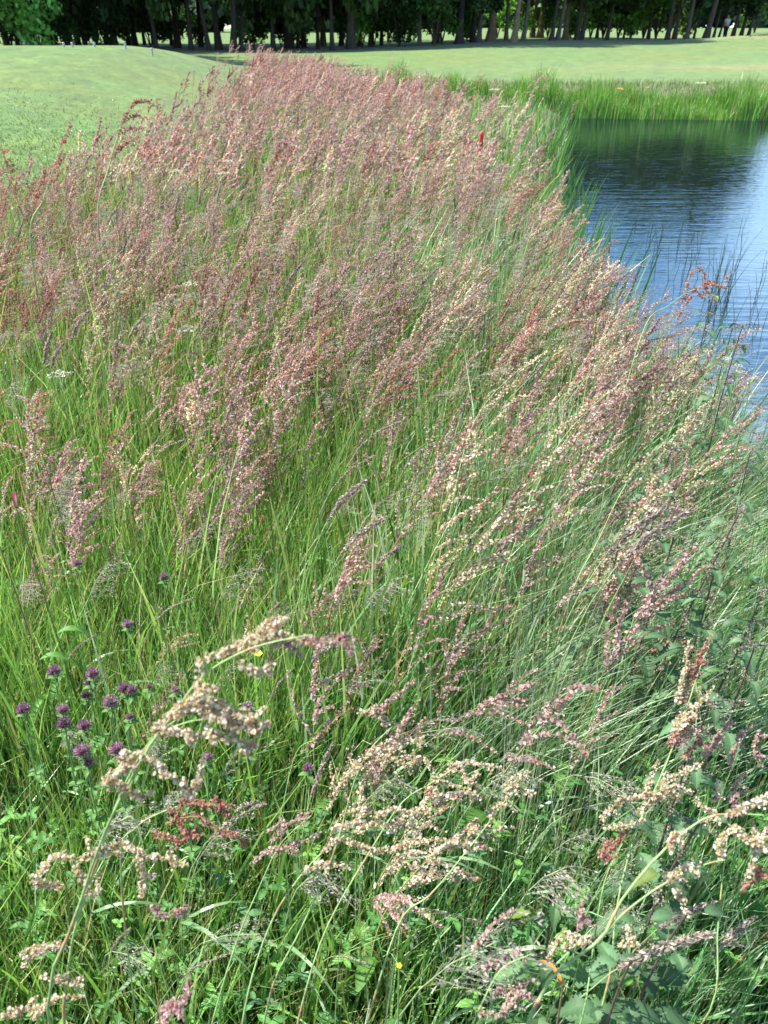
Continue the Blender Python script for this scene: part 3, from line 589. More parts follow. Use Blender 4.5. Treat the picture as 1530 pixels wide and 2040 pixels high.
hero('pink-tipped sorrel near the right edge with hooked finger-like branches',
     [[(1420, 2000, 1.15), (1430, 1850, 1.15), (1445, 1700, 1.15), (1460, 1600, 1.15), (1470, 1520, 1.15)]],
     [['dusty pink', (1425, 1490, 1.13), (1440, 1460, 1.13), (1458, 1440, 1.13)], ['dusty pink', (1455, 1530, 1.13), (1462, 1480, 1.13), (1480, 1455, 1.13), (1500, 1445, 1.13)], ['dusty pink', (1512, 1525, 1.13), (1505, 1480, 1.13), (1515, 1455, 1.13)], ['dusty pink', (1400, 1500, 1.13), (1412, 1480, 1.13), (1425, 1470, 1.13)],
      ['dusty pink', (1460, 1610, 1.13), (1475, 1570, 1.13), (1487, 1540, 1.13)], [(1455, 1620, 1.13), (1490, 1610, 1.13), (1530, 1600, 1.13)], [(1410, 1590, 1.13), (1425, 1570, 1.13), (1430, 1555, 1.13)]], 'creamy tan', 0.0022)
hero('sorrel with thick bluish green stem crossing the bottom right corner diagonally',
     [[(1040, 2070, .84), (1075, 1990, .84), (1112, 1935, .84), (1198, 1869, .84), (1238, 1794, .84), (1313, 1703, .84), (1400, 1632, .84), (1470, 1622, .84), (1530, 1625, .84)],
      [(1190, 1878, .84), (1240, 1822, .84), (1318, 1764, .84), (1400, 1724, .84), (1450, 1712, .84)]],
     [[(1440, 1630, .83), (1480, 1610, .83), (1530, 1595, .83)], [(1450, 1640, .83), (1490, 1660, .83), (1530, 1650, .83)], [(1440, 1715, .83), (1445, 1680, .83), (1455, 1650, .83)], [(1500, 1640, .83), (1510, 1700, .83), (1490, 1750, .83)],
      ['rust red', (1475, 1775, .83), (1490, 1755, .83), (1505, 1730, .83)], [(1330, 1760, .83), (1350, 1745, .83), (1390, 1740, .83)], [(1345, 1770, .83), (1365, 1790, .83), (1375, 1830, .83)], [(1340, 1700, .83), (1345, 1680, .83), (1345, 1660, .83)], [(1500, 1600, .83), (1520, 1570, .83), (1560, 1560, .83)]], 'creamy tan', 0.0030)
hero('red-tipped small sorrel head on a yellow-green stem above the nettle leaves at lower right',
     [[(1150, 2060, .95), (1180, 1900, .95), (1195, 1800, .95), (1210, 1740, .95), (1240, 1680, .95)]],
     [['rust red', (1205, 1720, .94), (1210, 1695, .94), (1222, 1670, .94)], ['dusty pink', (1160, 1850, .94), (1158, 1820, .94), (1160, 1790, .94)], [(1230, 1880, .94), (1240, 1860, .94), (1252, 1840, .94)], [(1120, 1890, .94), (1150, 1870, .94), (1180, 1880, .94)], [(1090, 1915, .94), (1130, 1890, .94), (1160, 1885, .94)]], 'creamy tan', 0.0018)
hero('brown sorrel tuft low at the bottom edge right of centre',
     [[(930, 2080, .85), (960, 2000, .85), (1000, 1930, .85), (1060, 1900, .85)]],
     [[(940, 1900, .9), (980, 1860, .9), (1030, 1810, .9)], [(960, 1930, .9), (1000, 1900, .9), (1040, 1890, .9)], [(980, 1980, .9), (1020, 1960, .9), (1070, 1950, .9)], [(950, 2020, .88), (1000, 2000, .88), (1040, 1975, .88)], [(1000, 2030, .88), (1030, 2010, .88), (1080, 2000, .88)]], 'pinkish brown', 0.0018)
# plumes rising clear of the meadow
def tall(label, pts, brs, pal, t, sz=0.0042, r0=0.0028):
    return hero(label, [[(a, b, t) for a, b in pts]], [[(a, b, t) for a, b in br] for br in brs], pal, r0, size=sz, dens=480 if sz < .005 else 330, spread=0.009 if sz < .005 else .014, red=0.3)
tall('rusty sorrel standing tallest against the lawn with flag-like plumes blown right', [(195, 420), (215, 340), (235, 270), (255, 225), (275, 205)],
     [[(232, 275), (250, 230), (268, 208), (290, 203)], [(262, 205), (285, 200), (312, 212)], [(245, 240), (270, 232), (292, 236)], [(240, 262), (262, 252), (285, 256)], [(220, 320), (245, 290), (280, 270)], [(228, 300), (255, 285), (278, 298)]], 'rust red', 4.0, 0.006, 0.006)
tall('thin forked brownish sorrel spike against the lawn near the left edge', [(60, 470), (85, 400), (105, 340), (120, 290)],
     [[(118, 290), (128, 262), (140, 235)], [(105, 345), (120, 318), (134, 300)], [(95, 370), (115, 355), (130, 335)], [(70, 400), (80, 360), (90, 330)], [(60, 420), (75, 380), (85, 350)]], 'rust red', 3.2, 0.005, 0.005)
tall('tall red sorrel spray reaching right over the blue pond water', [(1250, 760), (1290, 640), (1330, 610), (1370, 582), (1400, 572)],
     [[(1362, 585), (1378, 550), (1393, 528)], [(1395, 530), (1400, 555), (1404, 575)], [(1375, 580), (1410, 573), (1440, 570), (1453, 540)], [(1385, 575), (1395, 590), (1410, 565)], [(1350, 600), (1372, 590), (1385, 570)], [(1345, 640), (1355, 610), (1375, 595)], [(1405, 572), (1412, 560), (1428, 562)]], 'rust red', 2.3, 0.0034, 0.0024)
tall('yellowish green sorrel plume leaning over the grass left of the right-hand nettles', [(1140, 1180), (1190, 1080), (1250, 960), (1320, 890), (1380, 840)],
     [[(1240, 960), (1270, 930), (1310, 915)], [(1250, 950), (1290, 900), (1330, 880)], [(1300, 900), (1350, 880), (1400, 820)], [(1270, 960), (1300, 960), (1330, 935)], [(1330, 890), (1380, 830), (1430, 790)]], 'pale green', 1.7, 0.0034, 0.0022)
tall('pale cream plume running diagonally right of centre, three stems rising from one root', [(1000, 1160), (1050, 1020), (1110, 890), (1180, 810), (1240, 760)],
     [[(1080, 900), (1120, 850), (1170, 810)], [(1060, 960), (1110, 900), (1150, 870)], [(1150, 830), (1200, 790), (1250, 770)], [(1100, 900), (1160, 860), (1200, 850)]], 'creamy tan', 1.8, 0.0034, 0.0022)
tall('cream sorrel plume on a long pale stem arcing up to the right at mid-photo', [(890, 1050), (930, 880), (970, 800), (1030, 740), (1080, 705)],
     [[(930, 880), (960, 820), (1000, 790)], [(960, 820), (1010, 770), (1060, 740)], [(980, 850), (1020, 800), (1060, 790)], [(1030, 745), (1070, 710), (1105, 695)], [(920, 930), (950, 890), (990, 860)]], 'creamy tan', 2.0, 0.0036, 0.0022)
tall('small bright red sorrel tip standing up among the clovers', [(560, 1620), (590, 1500), (630, 1470), (680, 1420)],
     [[(600, 1500), (630, 1475), (655, 1450)], [(650, 1455), (680, 1430), (700, 1410)]], 'rust red', 1.5, 0.0024, 0.0014)
for k, (a, b, t_, pl) in enumerate([(506, 118, 18, 'rust red'), (520, 112, 20, 'rust red'), (640, 108, 22, 'rust red'), (458, 138, 15, 'rust red'), (352, 185, 7.5, 'dusty pink'), (418, 165, 11, 'rust red'), (200, 235, 5.2, 'dusty pink')]):
    s_ = 1570 / t_
    tall('%s sorrel spire beyond the rest, %s' % (pl, where(a, b)), [(a - .12 * s_, b + .6 * s_), (a - .05 * s_, b + .3 * s_), (a, b)],
         [[(a - .05 * s_, b + .2 * s_), (a - .02 * s_, b + .08 * s_), (a, b - 2)], [(a - .04 * s_, b + .15 * s_), (a + .03 * s_, b + .09 * s_), (a + .05 * s_, b + .05 * s_)]], pl, t_, 0.003 + 0.0009 * t_, 0.003)

# ------------------------------------------------------------------ flowering grasses
def fog_grass(h, kind):
    st, hd = MB(), MB(); s = np.linspace(0, 1, 10); cv = rng.uniform(0.08, 0.32)
    path = np.stack([h * (0.08 * s + cv * s ** 4), 0.02 * np.sin(s * 3), h * (s - cv * 0.55 * s ** 5)], 1)
    tube(st, path, 0.0013 * (1 - 0.5 * s), np.array([0.30, 0.38, 0.19]), 4)
    f = np.linspace(0.80, 1.0, 30); c0 = np.stack([np.interp(f, s, path[:, i]) for i in range(3)], 1); ext = c0[-1] - c0[-2]
    if kind == 'soft':       # plump purplish grey head
        n = 420; k = rng.integers(0, 30, n); prof = np.sin(np.pi * (k / 29) * 0.9 + 0.15) ** 0.6; c = c0[k] + rvec(n) * (0.0065 * prof * rng.uniform(0.3, 1, n))[:, None]
        flakes(hd, c, 0.0016, pick([(0.36, 0.29, 0.26), (0.46, 0.39, 0.34), (0.27, 0.22, 0.19), (0.55, 0.52, 0.42)], n), np.tile(unit(ext), (n, 1)), 2.6)
    elif kind == 'spike':    # narrow dark foxtail
        n = 260; k = rng.integers(0, 30, n); c = c0[k] + rvec(n) * (0.0034 * rng.uniform(0.4, 1, n))[:, None]
        flakes(hd, c, 0.0011, pick([(0.30, 0.24, 0.20), (0.42, 0.36, 0.28), (0.22, 0.2, 0.13)], n), np.tile(unit(ext), (n, 1)), 2.5)
    else:                    # loose silvery hanging panicle
        for b in range(12):
            q0 = c0[int(b / 12 * 29)]; p = branch_path(q0, b * 2.1, 0.6, 0.07 * rng.uniform(0.6, 1.2), 0.9, 0.8, 5); tube(hd, p, 0.0004, np.array([0.5, 0.48, 0.36]), 3)
            n = 22; k = rng.integers(1, 5, n); flakes(hd, p[k] + rng.normal(size=(n, 3)) * 0.003, 0.0010, pick([(0.48, 0.50, 0.38), (0.55, 0.50, 0.42), (0.40, 0.34, 0.30)], n), np.tile([0.8, 0, -0.3], (n, 1)), 3.2)
    lfs = []
    for b in range(2):
        lf = MB(); lfs.append(lf); f0 = path[2 + b * 2]; a = rng.uniform(-1, 1); dd = np.array([math.cos(a), math.sin(a), 0]); ss = np.linspace(0, 1, 7)
        c = f0 + dd * (0.16 * ss)[:, None] + np.array([0, 0, 1.]) * (0.12 * ss - 0.13 * ss ** 2)[:, None]; nn = np.array([-dd[1], dd[0], 0.2]) * 0.0032
        wv_ = (1 - ss ** 2)[:, None] + 0.03; v = np.stack([c - nn * wv_, c + nn * wv_], 1).reshape(-1, 3); lf.add(v, [(2 * i, 2 * i + 1, 2 * i + 3, 2 * i + 2) for i in range(6)], np.array([0.17, 0.30, 0.12]))
    return st, hd, lfs
GK = {'soft': ('purplish grey plump-headed grass stalk', 'soft grass stalks with plump heads'), 'spike': ('dark narrow foxtail grass stalk', 'foxtail grass stalks'), 'loose': ('silvery loose-headed arching grass stalk', 'silvery arching grass stalks')}
gp = {}
for kd in GK:
    for k in range(4):
        a, b, c = fog_grass(0.62, kd); gp[kd, k] = (a.mesh('stem', M_STEM, True), b.mesh('seed_head', M_SORREL), c[0].mesh('leaf_blade', M_GRASS), c[1].mesh('leaf_blade', M_GRASS), a.arrays(), b.arrays())
def grass_stalk(x, y, kd, sc_, rz):
    z = float(H(x, y)); px, py, t = proj((x + 0.12 * sc_, y, z + 0.58 * sc_))
    o = thing('grass_stalk', (x, y, z), '%s, head %s' % (GK[kd][0], where(px, py)), 'grass stalk', GK[kd][1], (0, 0, rz)); o.scale = (sc_,) * 3
    g = gp[kd, random.randrange(4)]
    for nm, me in zip(('stem', 'seed_head', 'leaf_blade', 'leaf_blade'), g[:4]): link(nm, me, o)
cnt = 0
for i in range(900):
    if cnt >= 150: break
    y = random.uniform(0.6, 3.0); x = random.uniform(-0.6 * y - 0.1, 0.6 * y + 0.1)
    if meadow_w(np.array([x]), np.array([y]))[0] < 0.5: continue
    f = x / (0.2 + 0.3 * y)
    kd = random.choices(('soft', 'spike', 'loose'), ((1.2, 1.2, 6) if f > 0.2 else (1, 2, 2.5)))[0]; sc_ = random.uniform(0.7, 1.1)
    px, py, t = proj((x + 0.12 * sc_, y, 0.58 * sc_))
    if not (0 < px < 1530 and 0 < py < 2040): continue
    grass_stalk(x, y, kd, sc_, random.gauss(0, 0.5)); cnt += 1
for (px, py, t, kd, s_) in [(695, 960, 1.75, 'soft', 1), (715, 1030, 1.7, 'soft', 1), (760, 960, 1.9, 'spike', 1), (840, 905, 2.0, 'spike', 1.05), (690, 900, 2.0, 'spike', 1), (1290, 1030, 1.5, 'soft', 1.15), (1320, 1040, 1.45, 'soft', 1.1), (1040, 1045, 1.6, 'soft', 1),
                           (1330, 1870, .95, 'soft', .8), (950, 1900, .9, 'loose', .8), (735, 820, 2.2, 'spike', 1), (960, 600, 3.0, 'soft', 1.25), (975, 620, 3.0, 'soft', 1.2), (940, 610, 3.1, 'soft', 1.2)]:
    p = P(px, py, t); sc_ = max(0.5, min(1.5, p[2] / 0.56)); grass_stalk(float(p[0] - 0.12 * sc_), float(p[1]), kd, sc_, 0.0)
mb = MB()
x, y = scatter(2300, -5, 5, 2.6, 16, lambda x, y: meadow_w(x, y) * view_gap(x, y) * (1 - (y > 5.5) * (x > 0.9)), 1.3)
for a, b in zip(x, y):
    kd = random.choice(('soft', 'loose', 'loose')); g = gp[kd, random.randrange(4)]; sc_ = random.uniform(0.9, 1.3); rz = random.gauss(0, 0.5); z = float(H(a, b)); ca, sa = math.cos(rz), math.sin(rz)
    for v, q_, c in g[4:]:
        if b > 6: q_ = q_[::3]
        v2 = v * sc_; mb.add(np.stack([v2[:, 0] * ca - v2[:, 1] * sa + a, v2[:, 0] * sa + v2[:, 1] * ca + b, v2[:, 2] + z], 1), q_, c)
tag(mb.obj('flowering_grass', M_SORREL), 'hazy mass of flowering grass heads mixed through the further sorrel', 'grass', kind='stuff')

# ------------------------------------------------------------------ low leafy cover near the feet
mb = MB()
x, y = scatter(8500, -2.2, 2.2, 0.25, 3.2, near_w, 1.3)
for a, b in zip(x, y):
    z = float(H(a, b)) + random.uniform(0.02, 0.26 if b < 1.5 else 0.2); g = random.choice([(0.06, 0.17, 0.04), (0.09, 0.24, 0.055), (0.15, 0.33, 0.07), (0.09, 0.21, 0.08)])
    an = random.uniform(0, 6.28); sz = random.uniform(0.007, 0.017)
    for k in range(3): leaf_arrow(mb, np.array([a, b, z]), an + k * 2.09, sz * 1.8, sz * 0.55, 0.25, g, 0.0, 4, 0.4, 0.15)
tag(mb.obj('clover_leaves', M_LEAF), 'low three-part clover and herb leaves under the near grass', 'leaves', kind='stuff')

# ------------------------------------------------------------------ red clover
def clover_geo():
    st, fl, lf = MB(), MB(), [MB(), MB(), MB()]; h = 0.30; s = np.linspace(0, 1, 8); path = np.stack([0.03 * s ** 2, 0.01 * np.sin(s * 5), h * s], 1)
    tube(st, path, 0.0013, np.array([0.16, 0.28, 0.09]), 5)
    n = 170; i = np.arange(n) + 0.5; ph = np.arccos(1 - 1.75 * i / n); th = i * 2.39996; d_ = np.stack([np.cos(th) * np.sin(ph), np.sin(th) * np.sin(ph), np.cos(ph)], 1)
    c0 = path[-1] + np.array([0, 0, 0.008]); rr_ = 0.0115
    up = unit(d_ * 0.9 + np.array([0, 0, 0.75])); side = unit(np.cross(up, rvec(n))); base = c0 + d_ * rr_ * 0.35; tip = base + up * (rr_ * rng.uniform(0.9, 1.35, n))[:, None]
    v = np.stack([base - side * 0.0006, base + side * 0.0006, tip + side * 0.0013, tip - side * 0.0013], 1); q_ = np.arange(n)[:, None] * 4 + np.arange(4)
    cb = pick([(0.24, 0.09, 0.14), (0.28, 0.12, 0.17)], n); ct = pick([(0.42, 0.25, 0.31), (0.34, 0.19, 0.24), (0.54, 0.40, 0.45)], n, None, .2)
    fl.add(v.reshape(-1, 3), q_, np.stack([cb, cb, ct, ct], 1).reshape(-1, 3))
    for f in (3, 5, 7):
        for k in range(3): leaf_arrow(lf[(f - 3) // 2], path[f] + np.array([0, 0, -0.004]), f + k * 2.09, 0.019, 0.006, 0.3, (0.09, 0.20, 0.05), 0, 5, 0.4, 0.2)
    return st.mesh('stem', M_STEM, True), fl.mesh('flower_head', M_PETAL), [q_.mesh('leaf', M_LEAF, True) for q_ in lf]
cg = [clover_geo() for _ in range(3)]
clv = [(105, 1333, 1.50, 1, 'upright wedge-shaped'), (186, 1333, 1.50, 1, 'brightest upper'), (176, 1357, 1.52, .95, 'darker'), (178, 1371, 1.55, .8, 'small shaded'), (247, 1368, 1.50, 1, 'deep purple'), (224, 1387, 1.48, 1.15, 'pale fuzzy'), (215, 1403, 1.5, .8, 'lower dull'),
       (269, 1360, 1.5, .85, 'small flat'), (298, 1357, 1.55, .5, 'tiny closed'), (42, 1410, 1.42, 1, 'leftmost round'), (127, 1404, 1.45, .95, 'pale half-hidden'), (131, 1430, 1.42, 1, 'dark round'), (166, 1441, 1.40, .95, 'round'), (166, 1484, 1.36, 1.15, 'largest rosy'), (180, 1503, 1.37, .8, 'dark shaded'),
       (235, 1480, 1.36, 1.1, 'bright pink-purple'), (348, 1373, 1.5, .7, 'faded'), (264, 1411, 1.45, .6, 'small wilting'), (254, 1238, 1.65, 1.0, 'pale open'), (500, 1392, 1.5, 1, 'fading brownish'), (378, 1570, 1.33, .8, 'shaded'), (410, 1510, 1.35, .8, 'dim'), (152, 1120, 1.9, .8, 'small distant'), (325, 1148, 1.85, .9, 'greyish'), (612, 1527, 1.35, .7, 'deep red')]
for (px, py, t, sc_, ds) in clv:
    p = P(px, py, t); z0 = float(H(p[0], p[1])); hh = (p[2] - z0) / 0.308
    o = thing('red_clover', (p[0] - 0.03, p[1], z0), '%s purple clover flower in the left foreground, %s' % (ds, where(px, py)), 'clover flower', 'purple clover flowers in the left foreground')
    g = cg[random.randrange(3)]; o.rotation_euler = (0, 0, random.uniform(-.4, .4))
    stc = link('stem', g[0], o); stc.scale = (1, 1, hh)
    fh = link('flower_head', g[1], o); fs = sc_ * .8; fh.scale = (fs, fs, fs * random.uniform(.9, 1.25)); fh.location = (0.03 * (1 - fs), 0, 0.30 * hh - 0.30 * fh.scale[2])
    [link('leaf', q_, stc) for q_ in g[2]]
    tn = {'deep purple': .8, 'darker': .7, 'small shaded': .7, 'dark round': .75}.get(ds, 1.05 if 'bright' in ds or 'pale' in ds or 'rosy' in ds else 0.95); fh.color = (tn, tn * (1.25 if 'pale' in ds or 'fad' in ds or 'grey' in ds else 1), tn, 1)

# ------------------------------------------------------------------ nettles
def nettle(px, py, t, label, lean=0.0, leafc=(0.10, 0.20, 0.09), tass=True, base=None, leafs=1.0):
    top = P(px, py, t); gx = float(top[0] - lean); gy = float(top[1]); z0 = float(H(gx, gy)); hgt = float(top[2]) - z0
    o = thing('nettle', (gx, gy, z0), label, 'nettle', 'nettles in the right of the meadow')
    n = 12; s = np.linspace(0, 1, n); path = np.stack([lean * s ** 1.5, 0.012 * np.sin(s * 6 + gx * 9), hgt * s], 1)
    st = MB(); tube(st, path, 0.0034 * (1 - 0.55 * s), np.array([0.10, 0.07, 0.06]), 6); st.obj('stem', M_STEM, o, True)
    tf = MB(); nn = max(4, int(hgt / 0.065)); lmb = MB()
    for k in range(nn):
        f = 0.15 + 0.85 * k / (nn - 1); pt = np.array([np.interp(f, s, path[:, i]) for i in range(3)]); Ls = (0.074 * (1 - 0.6 * max(0, f - 0.35) / 0.65)) * leafs * random.uniform(.7, 1.15)
        for m_ in range(2):
            a = k * 1.57 + m_ * math.pi + random.uniform(-.25, .25)
            l1 = MB(); pet = pt + np.array([math.cos(a), math.sin(a), 0.3]) * 0.022; tube(l1, np.array([pt, pet]), 0.0009, np.array([0.12, 0.14, 0.07]), 3)
            cc = np.array(leafc) * random.uniform(0.7, 1.25) * (np.array([1.9, 1.35, .8]) if random.random() < .04 else 1); leaf_arrow(l1, pet, a, Ls, Ls * 0.34, random.uniform(0.1, 0.6), cc, 0.2, 17, random.uniform(0.5, 1.2), 0.35)
            l1.obj('leaf', M_LEAF, o, False)
            if tass and f > 0.45:
                for q_ in range(4):
                    p = branch_path(pt, a + random.uniform(-.9, .9), 0.3, 0.035 * random.uniform(.7, 1.4), 0.2, 1.1, 5); m2 = 26; kk = rng.integers(0, 5, m2)
                    flakes(tf, p[kk] + rng.normal(size=(m2, 3)) * 0.0022, 0.0015, pick([(0.36, 0.36, 0.26), (0.44, 0.36, 0.32), (0.28, 0.30, 0.20)], m2), None, 1.4)
    if tass: tube(tf, path[int(n * .4):], 0.0012, np.array([0.09, 0.06, 0.06]), 3); tf.obj('flower_tassels', M_SORREL, o)
NT = [(1470, 1010, 1.45, 'tall nettle with dark stem and grey flowering top near the right edge', 0.10), (1340, 1060, 1.55, 'nettle with woolly whorls beside the arching grass head', 0.02), (1335, 890, 1.8, 'dark-stemmed nettle rising behind the yellowish green plume', 0.06),
      (1310, 1000, 1.7, 'thin dark nettle stalk left of the woolly-whorled nettle', 0.05), (1390, 1640, 1.12, 'nettle whose thick dark stalk stands behind the pink and cream sorrel', 0.04), (1515, 1180, 1.5, 'nettle at the right edge below the grey flowering top', 0.05),
      (1370, 1830, 1.0, 'nettle with bluish leaves and bent purple stem in the bottom right corner', 0.05), (1110, 1790, 1.12, 'broad-leaved nettle left of the thick bluish sorrel stem', 0.0), (1260, 1930, .98, 'low nettle with a wide toothed leaf at the bottom right', 0.02), (1480, 650, 2.35, 'nettle tip silhouetted against blue water at the right', 0.02),
      (1420, 590, 2.6, 'small leafy nettle tip before the blue water below the red sorrel spray', 0.0), (1458, 655, 2.5, 'spreading nettle top at the pond edge left of the water gap', 0.0), (1500, 1280, 1.4, 'leafy nettle near the right edge behind hooked sorrel branches', 0.02), (1230, 1080, 1.7, 'pale nettle among silvery grasses right of centre', 0.0), (1420, 1130, 1.5, 'short nettle between the two tall flowering nettles', 0.0), (1500, 900, 1.9, 'nettle half lost in grass at the right edge below the pond', 0.0),
      (730, 1545, 1.5, 'small nettle under the tan sorrel tangle', 0.0), (1410, 1390, 1.2, 'nettle leaf spray just right of the pink sorrel plume', 0.0)]
for (px, py, t, lb, ln) in NT:
    nettle(px, py, t, lb, ln, (0.085, 0.165, 0.075) if px > 1200 else (0.08, 0.17, 0.06), py < 1700, None, 1.0 if py < 1700 else 1.1)

# ------------------------------------------------------------------ dock with reddish curled leaf, dead orange leaf
def dock(px, py, t, label, colr, hts=0.7, stemc=(0.20, 0.15, 0.08)):
    top = P(px, py, t); z0 = float(H(top[0], top[1])); hgt = float(top[2]) - z0
    o = thing('dock', (float(top[0]), float(top[1]), z0), label, 'dock')
    st = MB(); s = np.linspace(0, 1, 8); path = np.stack([-0.02 * s + 0.0 * s, 0 * s, hgt * s], 1); tube(st, path, 0.0021 * (1 - .4 * s), np.array(stemc), 6); st.obj('stem', M_STEM, o, True)
    for k in range(4):
        l1 = MB(); leaf_arrow(l1, path[2 + k] if k < 3 else path[-1], k * 1.9 + 2.6, 0.14 * hts, (0.009 if k == 3 else 0.016) * hts, 0.8, colr if k == 3 else (0.10, 0.24, 0.05), 0.0, 12, 1.3, 0.5); l1.obj('leaf', M_LEAF, o, True)
    return o
dock(52, 1010, 1.6, 'dock with a purple-red curled top leaf near the left edge', (0.14, 0.035, 0.04))
dock(20, 1090, 1.6, 'dock with broad green leaves at the left edge', (0.12, 0.26, 0.05))
dock(1155, 1965, .95, 'withered dock with an orange dead leaf at the bottom right', (0.62, 0.20, 0.05), 0.35)
dock(100, 905, 2.0, 'thin dark stalk with a small orange-red leaf tip at the left', (0.45, 0.07, 0.03), 0.14, (0.14, 0.13, 0.07))

# ------------------------------------------------------------------ umbels, buttercups
def umbel(px, py, t, label, col=(0.75, 0.76, 0.66), rad=0.03):
    top = P(px, py, t); z0 = float(H(top[0], top[1])); hgt = float(top[2]) - z0
    o = thing('umbel_flower', (float(top[0]), float(top[1]), z0), label, 'wild flower', 'white umbels dotted through the meadow')
    st, fl = MB(), MB(); tube(st, np.array([(0, 0, 0), (0.01, 0, hgt * .5), (0, 0, hgt * .93)]), 0.0016, np.array([0.2, 0.3, 0.12]), 4)
    for k in range(9):
        a = k * 2.4; r_ = rad * math.sqrt((k + .5) / 9); e = np.array([math.cos(a) * r_, math.sin(a) * r_, hgt]); tube(st, np.array([(0, 0, hgt * .93), e]), 0.0006, np.array([0.25, 0.34, 0.15]), 3)
        n = 14; flakes(fl, e + rng.normal(size=(n, 3)) * np.array([.0035, .0035, .001]) * rad / .03, 0.0022 * rad / .03, pick([col], n, None, .08), None, 1.1)
    st.obj('stem', M_STEM, o, True); fl.obj('flower_cluster', M_PETAL, o)
for k, (px, py, t, ds) in enumerate([(1448, 714, 2.3, 'flat white umbel, upper left of three by the water'), (1470, 728, 2.3, 'flat white umbel, middle of three by the water'), (1472, 740, 2.25, 'flat white umbel, lowest of three by the water'), (1500, 752, 2.2, 'faint white umbel at the right edge by the water'),
                         (380, 565, 3.3, 'creamy white umbel left of centre in the pink sorrel'), (350, 340, 6, 'white umbel high in the left of the meadow'), (455, 320, 6.5, 'whitish umbel above the pink sorrel left of centre'), (440, 345, 6, 'pale umbel below the whitish one left of centre'), (370, 655, 2.8, 'cream umbel above a tall straight green stem'), (115, 745, 2.4, 'pale green umbel in the sparse grass at the left'),
                         (495, 150, 16, 'pale umbel at the far left edge of the meadow'), (870, 152, 17, 'white umbel on the green fringe left of the pond'), (985, 178, 13, 'pale green umbel in front of the far bank'), (1005, 212, 10, 'whitish umbel in the meadow before the pond corner'), (1395, 165, 19, 'pale yellow-green umbel on the far bank')]):
    umbel(px, py, t, ds, (0.62, 0.64, 0.54) if k < 4 else (0.66, 0.66, 0.46), 0.013 if k < 4 else 0.02 + 0.006 * t)
def buttercup(px, py, t, label, col=(0.75, 0.55, 0.03), r_=0.009):
    top = P(px, py, t); z0 = float(H(top[0], top[1])); hgt = float(top[2]) - z0
    o = thing('buttercup', (float(top[0]), float(top[1]), z0), label, 'wild flower', 'small yellow flowers')
    st, fl = MB(), MB(); tube(st, np.array([(-.01, 0, 0), (0, 0, hgt * .5), (0, 0, hgt)]), 0.0009 + 0.0003 * t, np.array([0.2, 0.32, 0.08]), 4); st.obj('stem', M_STEM, o, True)
    for k in range(5): leaf_arrow(fl, np.array([0, 0, hgt]), k * 1.257, r_, r_ * .55, 0.6, col, 0, 5, 0.1, 0.2)
    fl.obj('petals', M_PETAL, o)
buttercup(795, 1925, .95, 'small yellow buttercup at the bottom near photo centre', r_=0.0038); buttercup(312, 308, 6.2, 'single yellow flower in the left of the pink meadow', r_=0.02); buttercup(515, 1305, 1.5, 'yellow-green bud above the lowest pale plume', (0.5, 0.55, 0.05), .009)
for (px, ds) in ((1232, 'leftmost orange-yellow flower on the far bank'), (1238, 'orange-yellow flower, right of its twin on the far bank'), (1290, 'faint yellow flower on the far bank right of the orange pair')): buttercup(px, 176 + (px % 5), 19.5, ds, (0.7, 0.42, 0.08), 0.06)

# ------------------------------------------------------------------ iris leaves on the near bank, rushes in the water
def iris(x, y, label, n=7, h=0.75):
    z0 = float(H(x, y)); o = thing('iris_clump', (x, y, z0), label, 'iris leaves', 'sword-leaved clumps along the near water edge')
    for k in range(n):
        m1 = MB(); hh = h * random.uniform(.6, 1.1); a = random.uniform(0, 6.28); s = np.linspace(0, 1, 9); off = np.array([random.gauss(0, .05), random.gauss(0, .05), 0]); ln = random.uniform(.02, .22)
        c = off + np.stack([(0.12 * hh * s + ln * hh * s ** 2.2) * (1 if random.random() < .8 else -.4), ln * .4 * hh * s * math.sin(a), hh * s * (1 - .1 * ln * s)], 1)
        wv_ = (0.011 * np.clip(1.15 - s ** 2.5, 0.08, 1) * (1 - .95 * (s > .99)))[:, None]; nn = np.array([math.cos(a * .3), math.sin(a * .3) * .5, 0.05]); th = np.array([-nn[1], nn[0], 0]) * 0.0022
        v = np.stack([c - nn * wv_, c + th, c + nn * wv_], 1).reshape(-1, 3); qq = []
        for i in range(8): qq += [(3 * i, 3 * i + 1, 3 * i + 4, 3 * i + 3), (3 * i + 1, 3 * i + 2, 3 * i + 5, 3 * i + 4)]
        m1.add(v, qq, np.array(random.choice([(0.10, 0.24, 0.05), (0.13, 0.30, 0.06), (0.07, 0.18, 0.05)]))); m1.obj('leaf', M_GRASS, o, True)
for i, f in enumerate(np.linspace(2.5, 13.2, 22)):
    xx = float(np.interp(f, [1.9, 3.0, 4.6, 6.5, 8.5, 11, 13.5], [2.45, 1.85, 1.72, 1.85, 2.1, 2.55, 2.6])) - random.uniform(0.0, 0.35)
    if f < 3.0: xx = 1.9 - random.uniform(0, .3)
    px, py, t = proj((xx + .1, f, WATER + .75)); iris(xx, f, 'sword-shaped green leaves at the pond edge, %s' % where(px, min(2039, py)), 8, random.uniform(.62, .88))
nr = 0
for f in np.linspace(13.6, 22.0, 14):
    xx = float(np.interp(f, [13.2, 16.5, 19.5, 22], [2.75, 3.4, 4.1, 4.6])) - random.uniform(-.15, .25); px, py, t = proj((xx + .1, f, WATER + .75)); iris(xx, float(f), 'green leaf clump on far shore, %s' % where(px, py), 9, random.uniform(.5, .8))
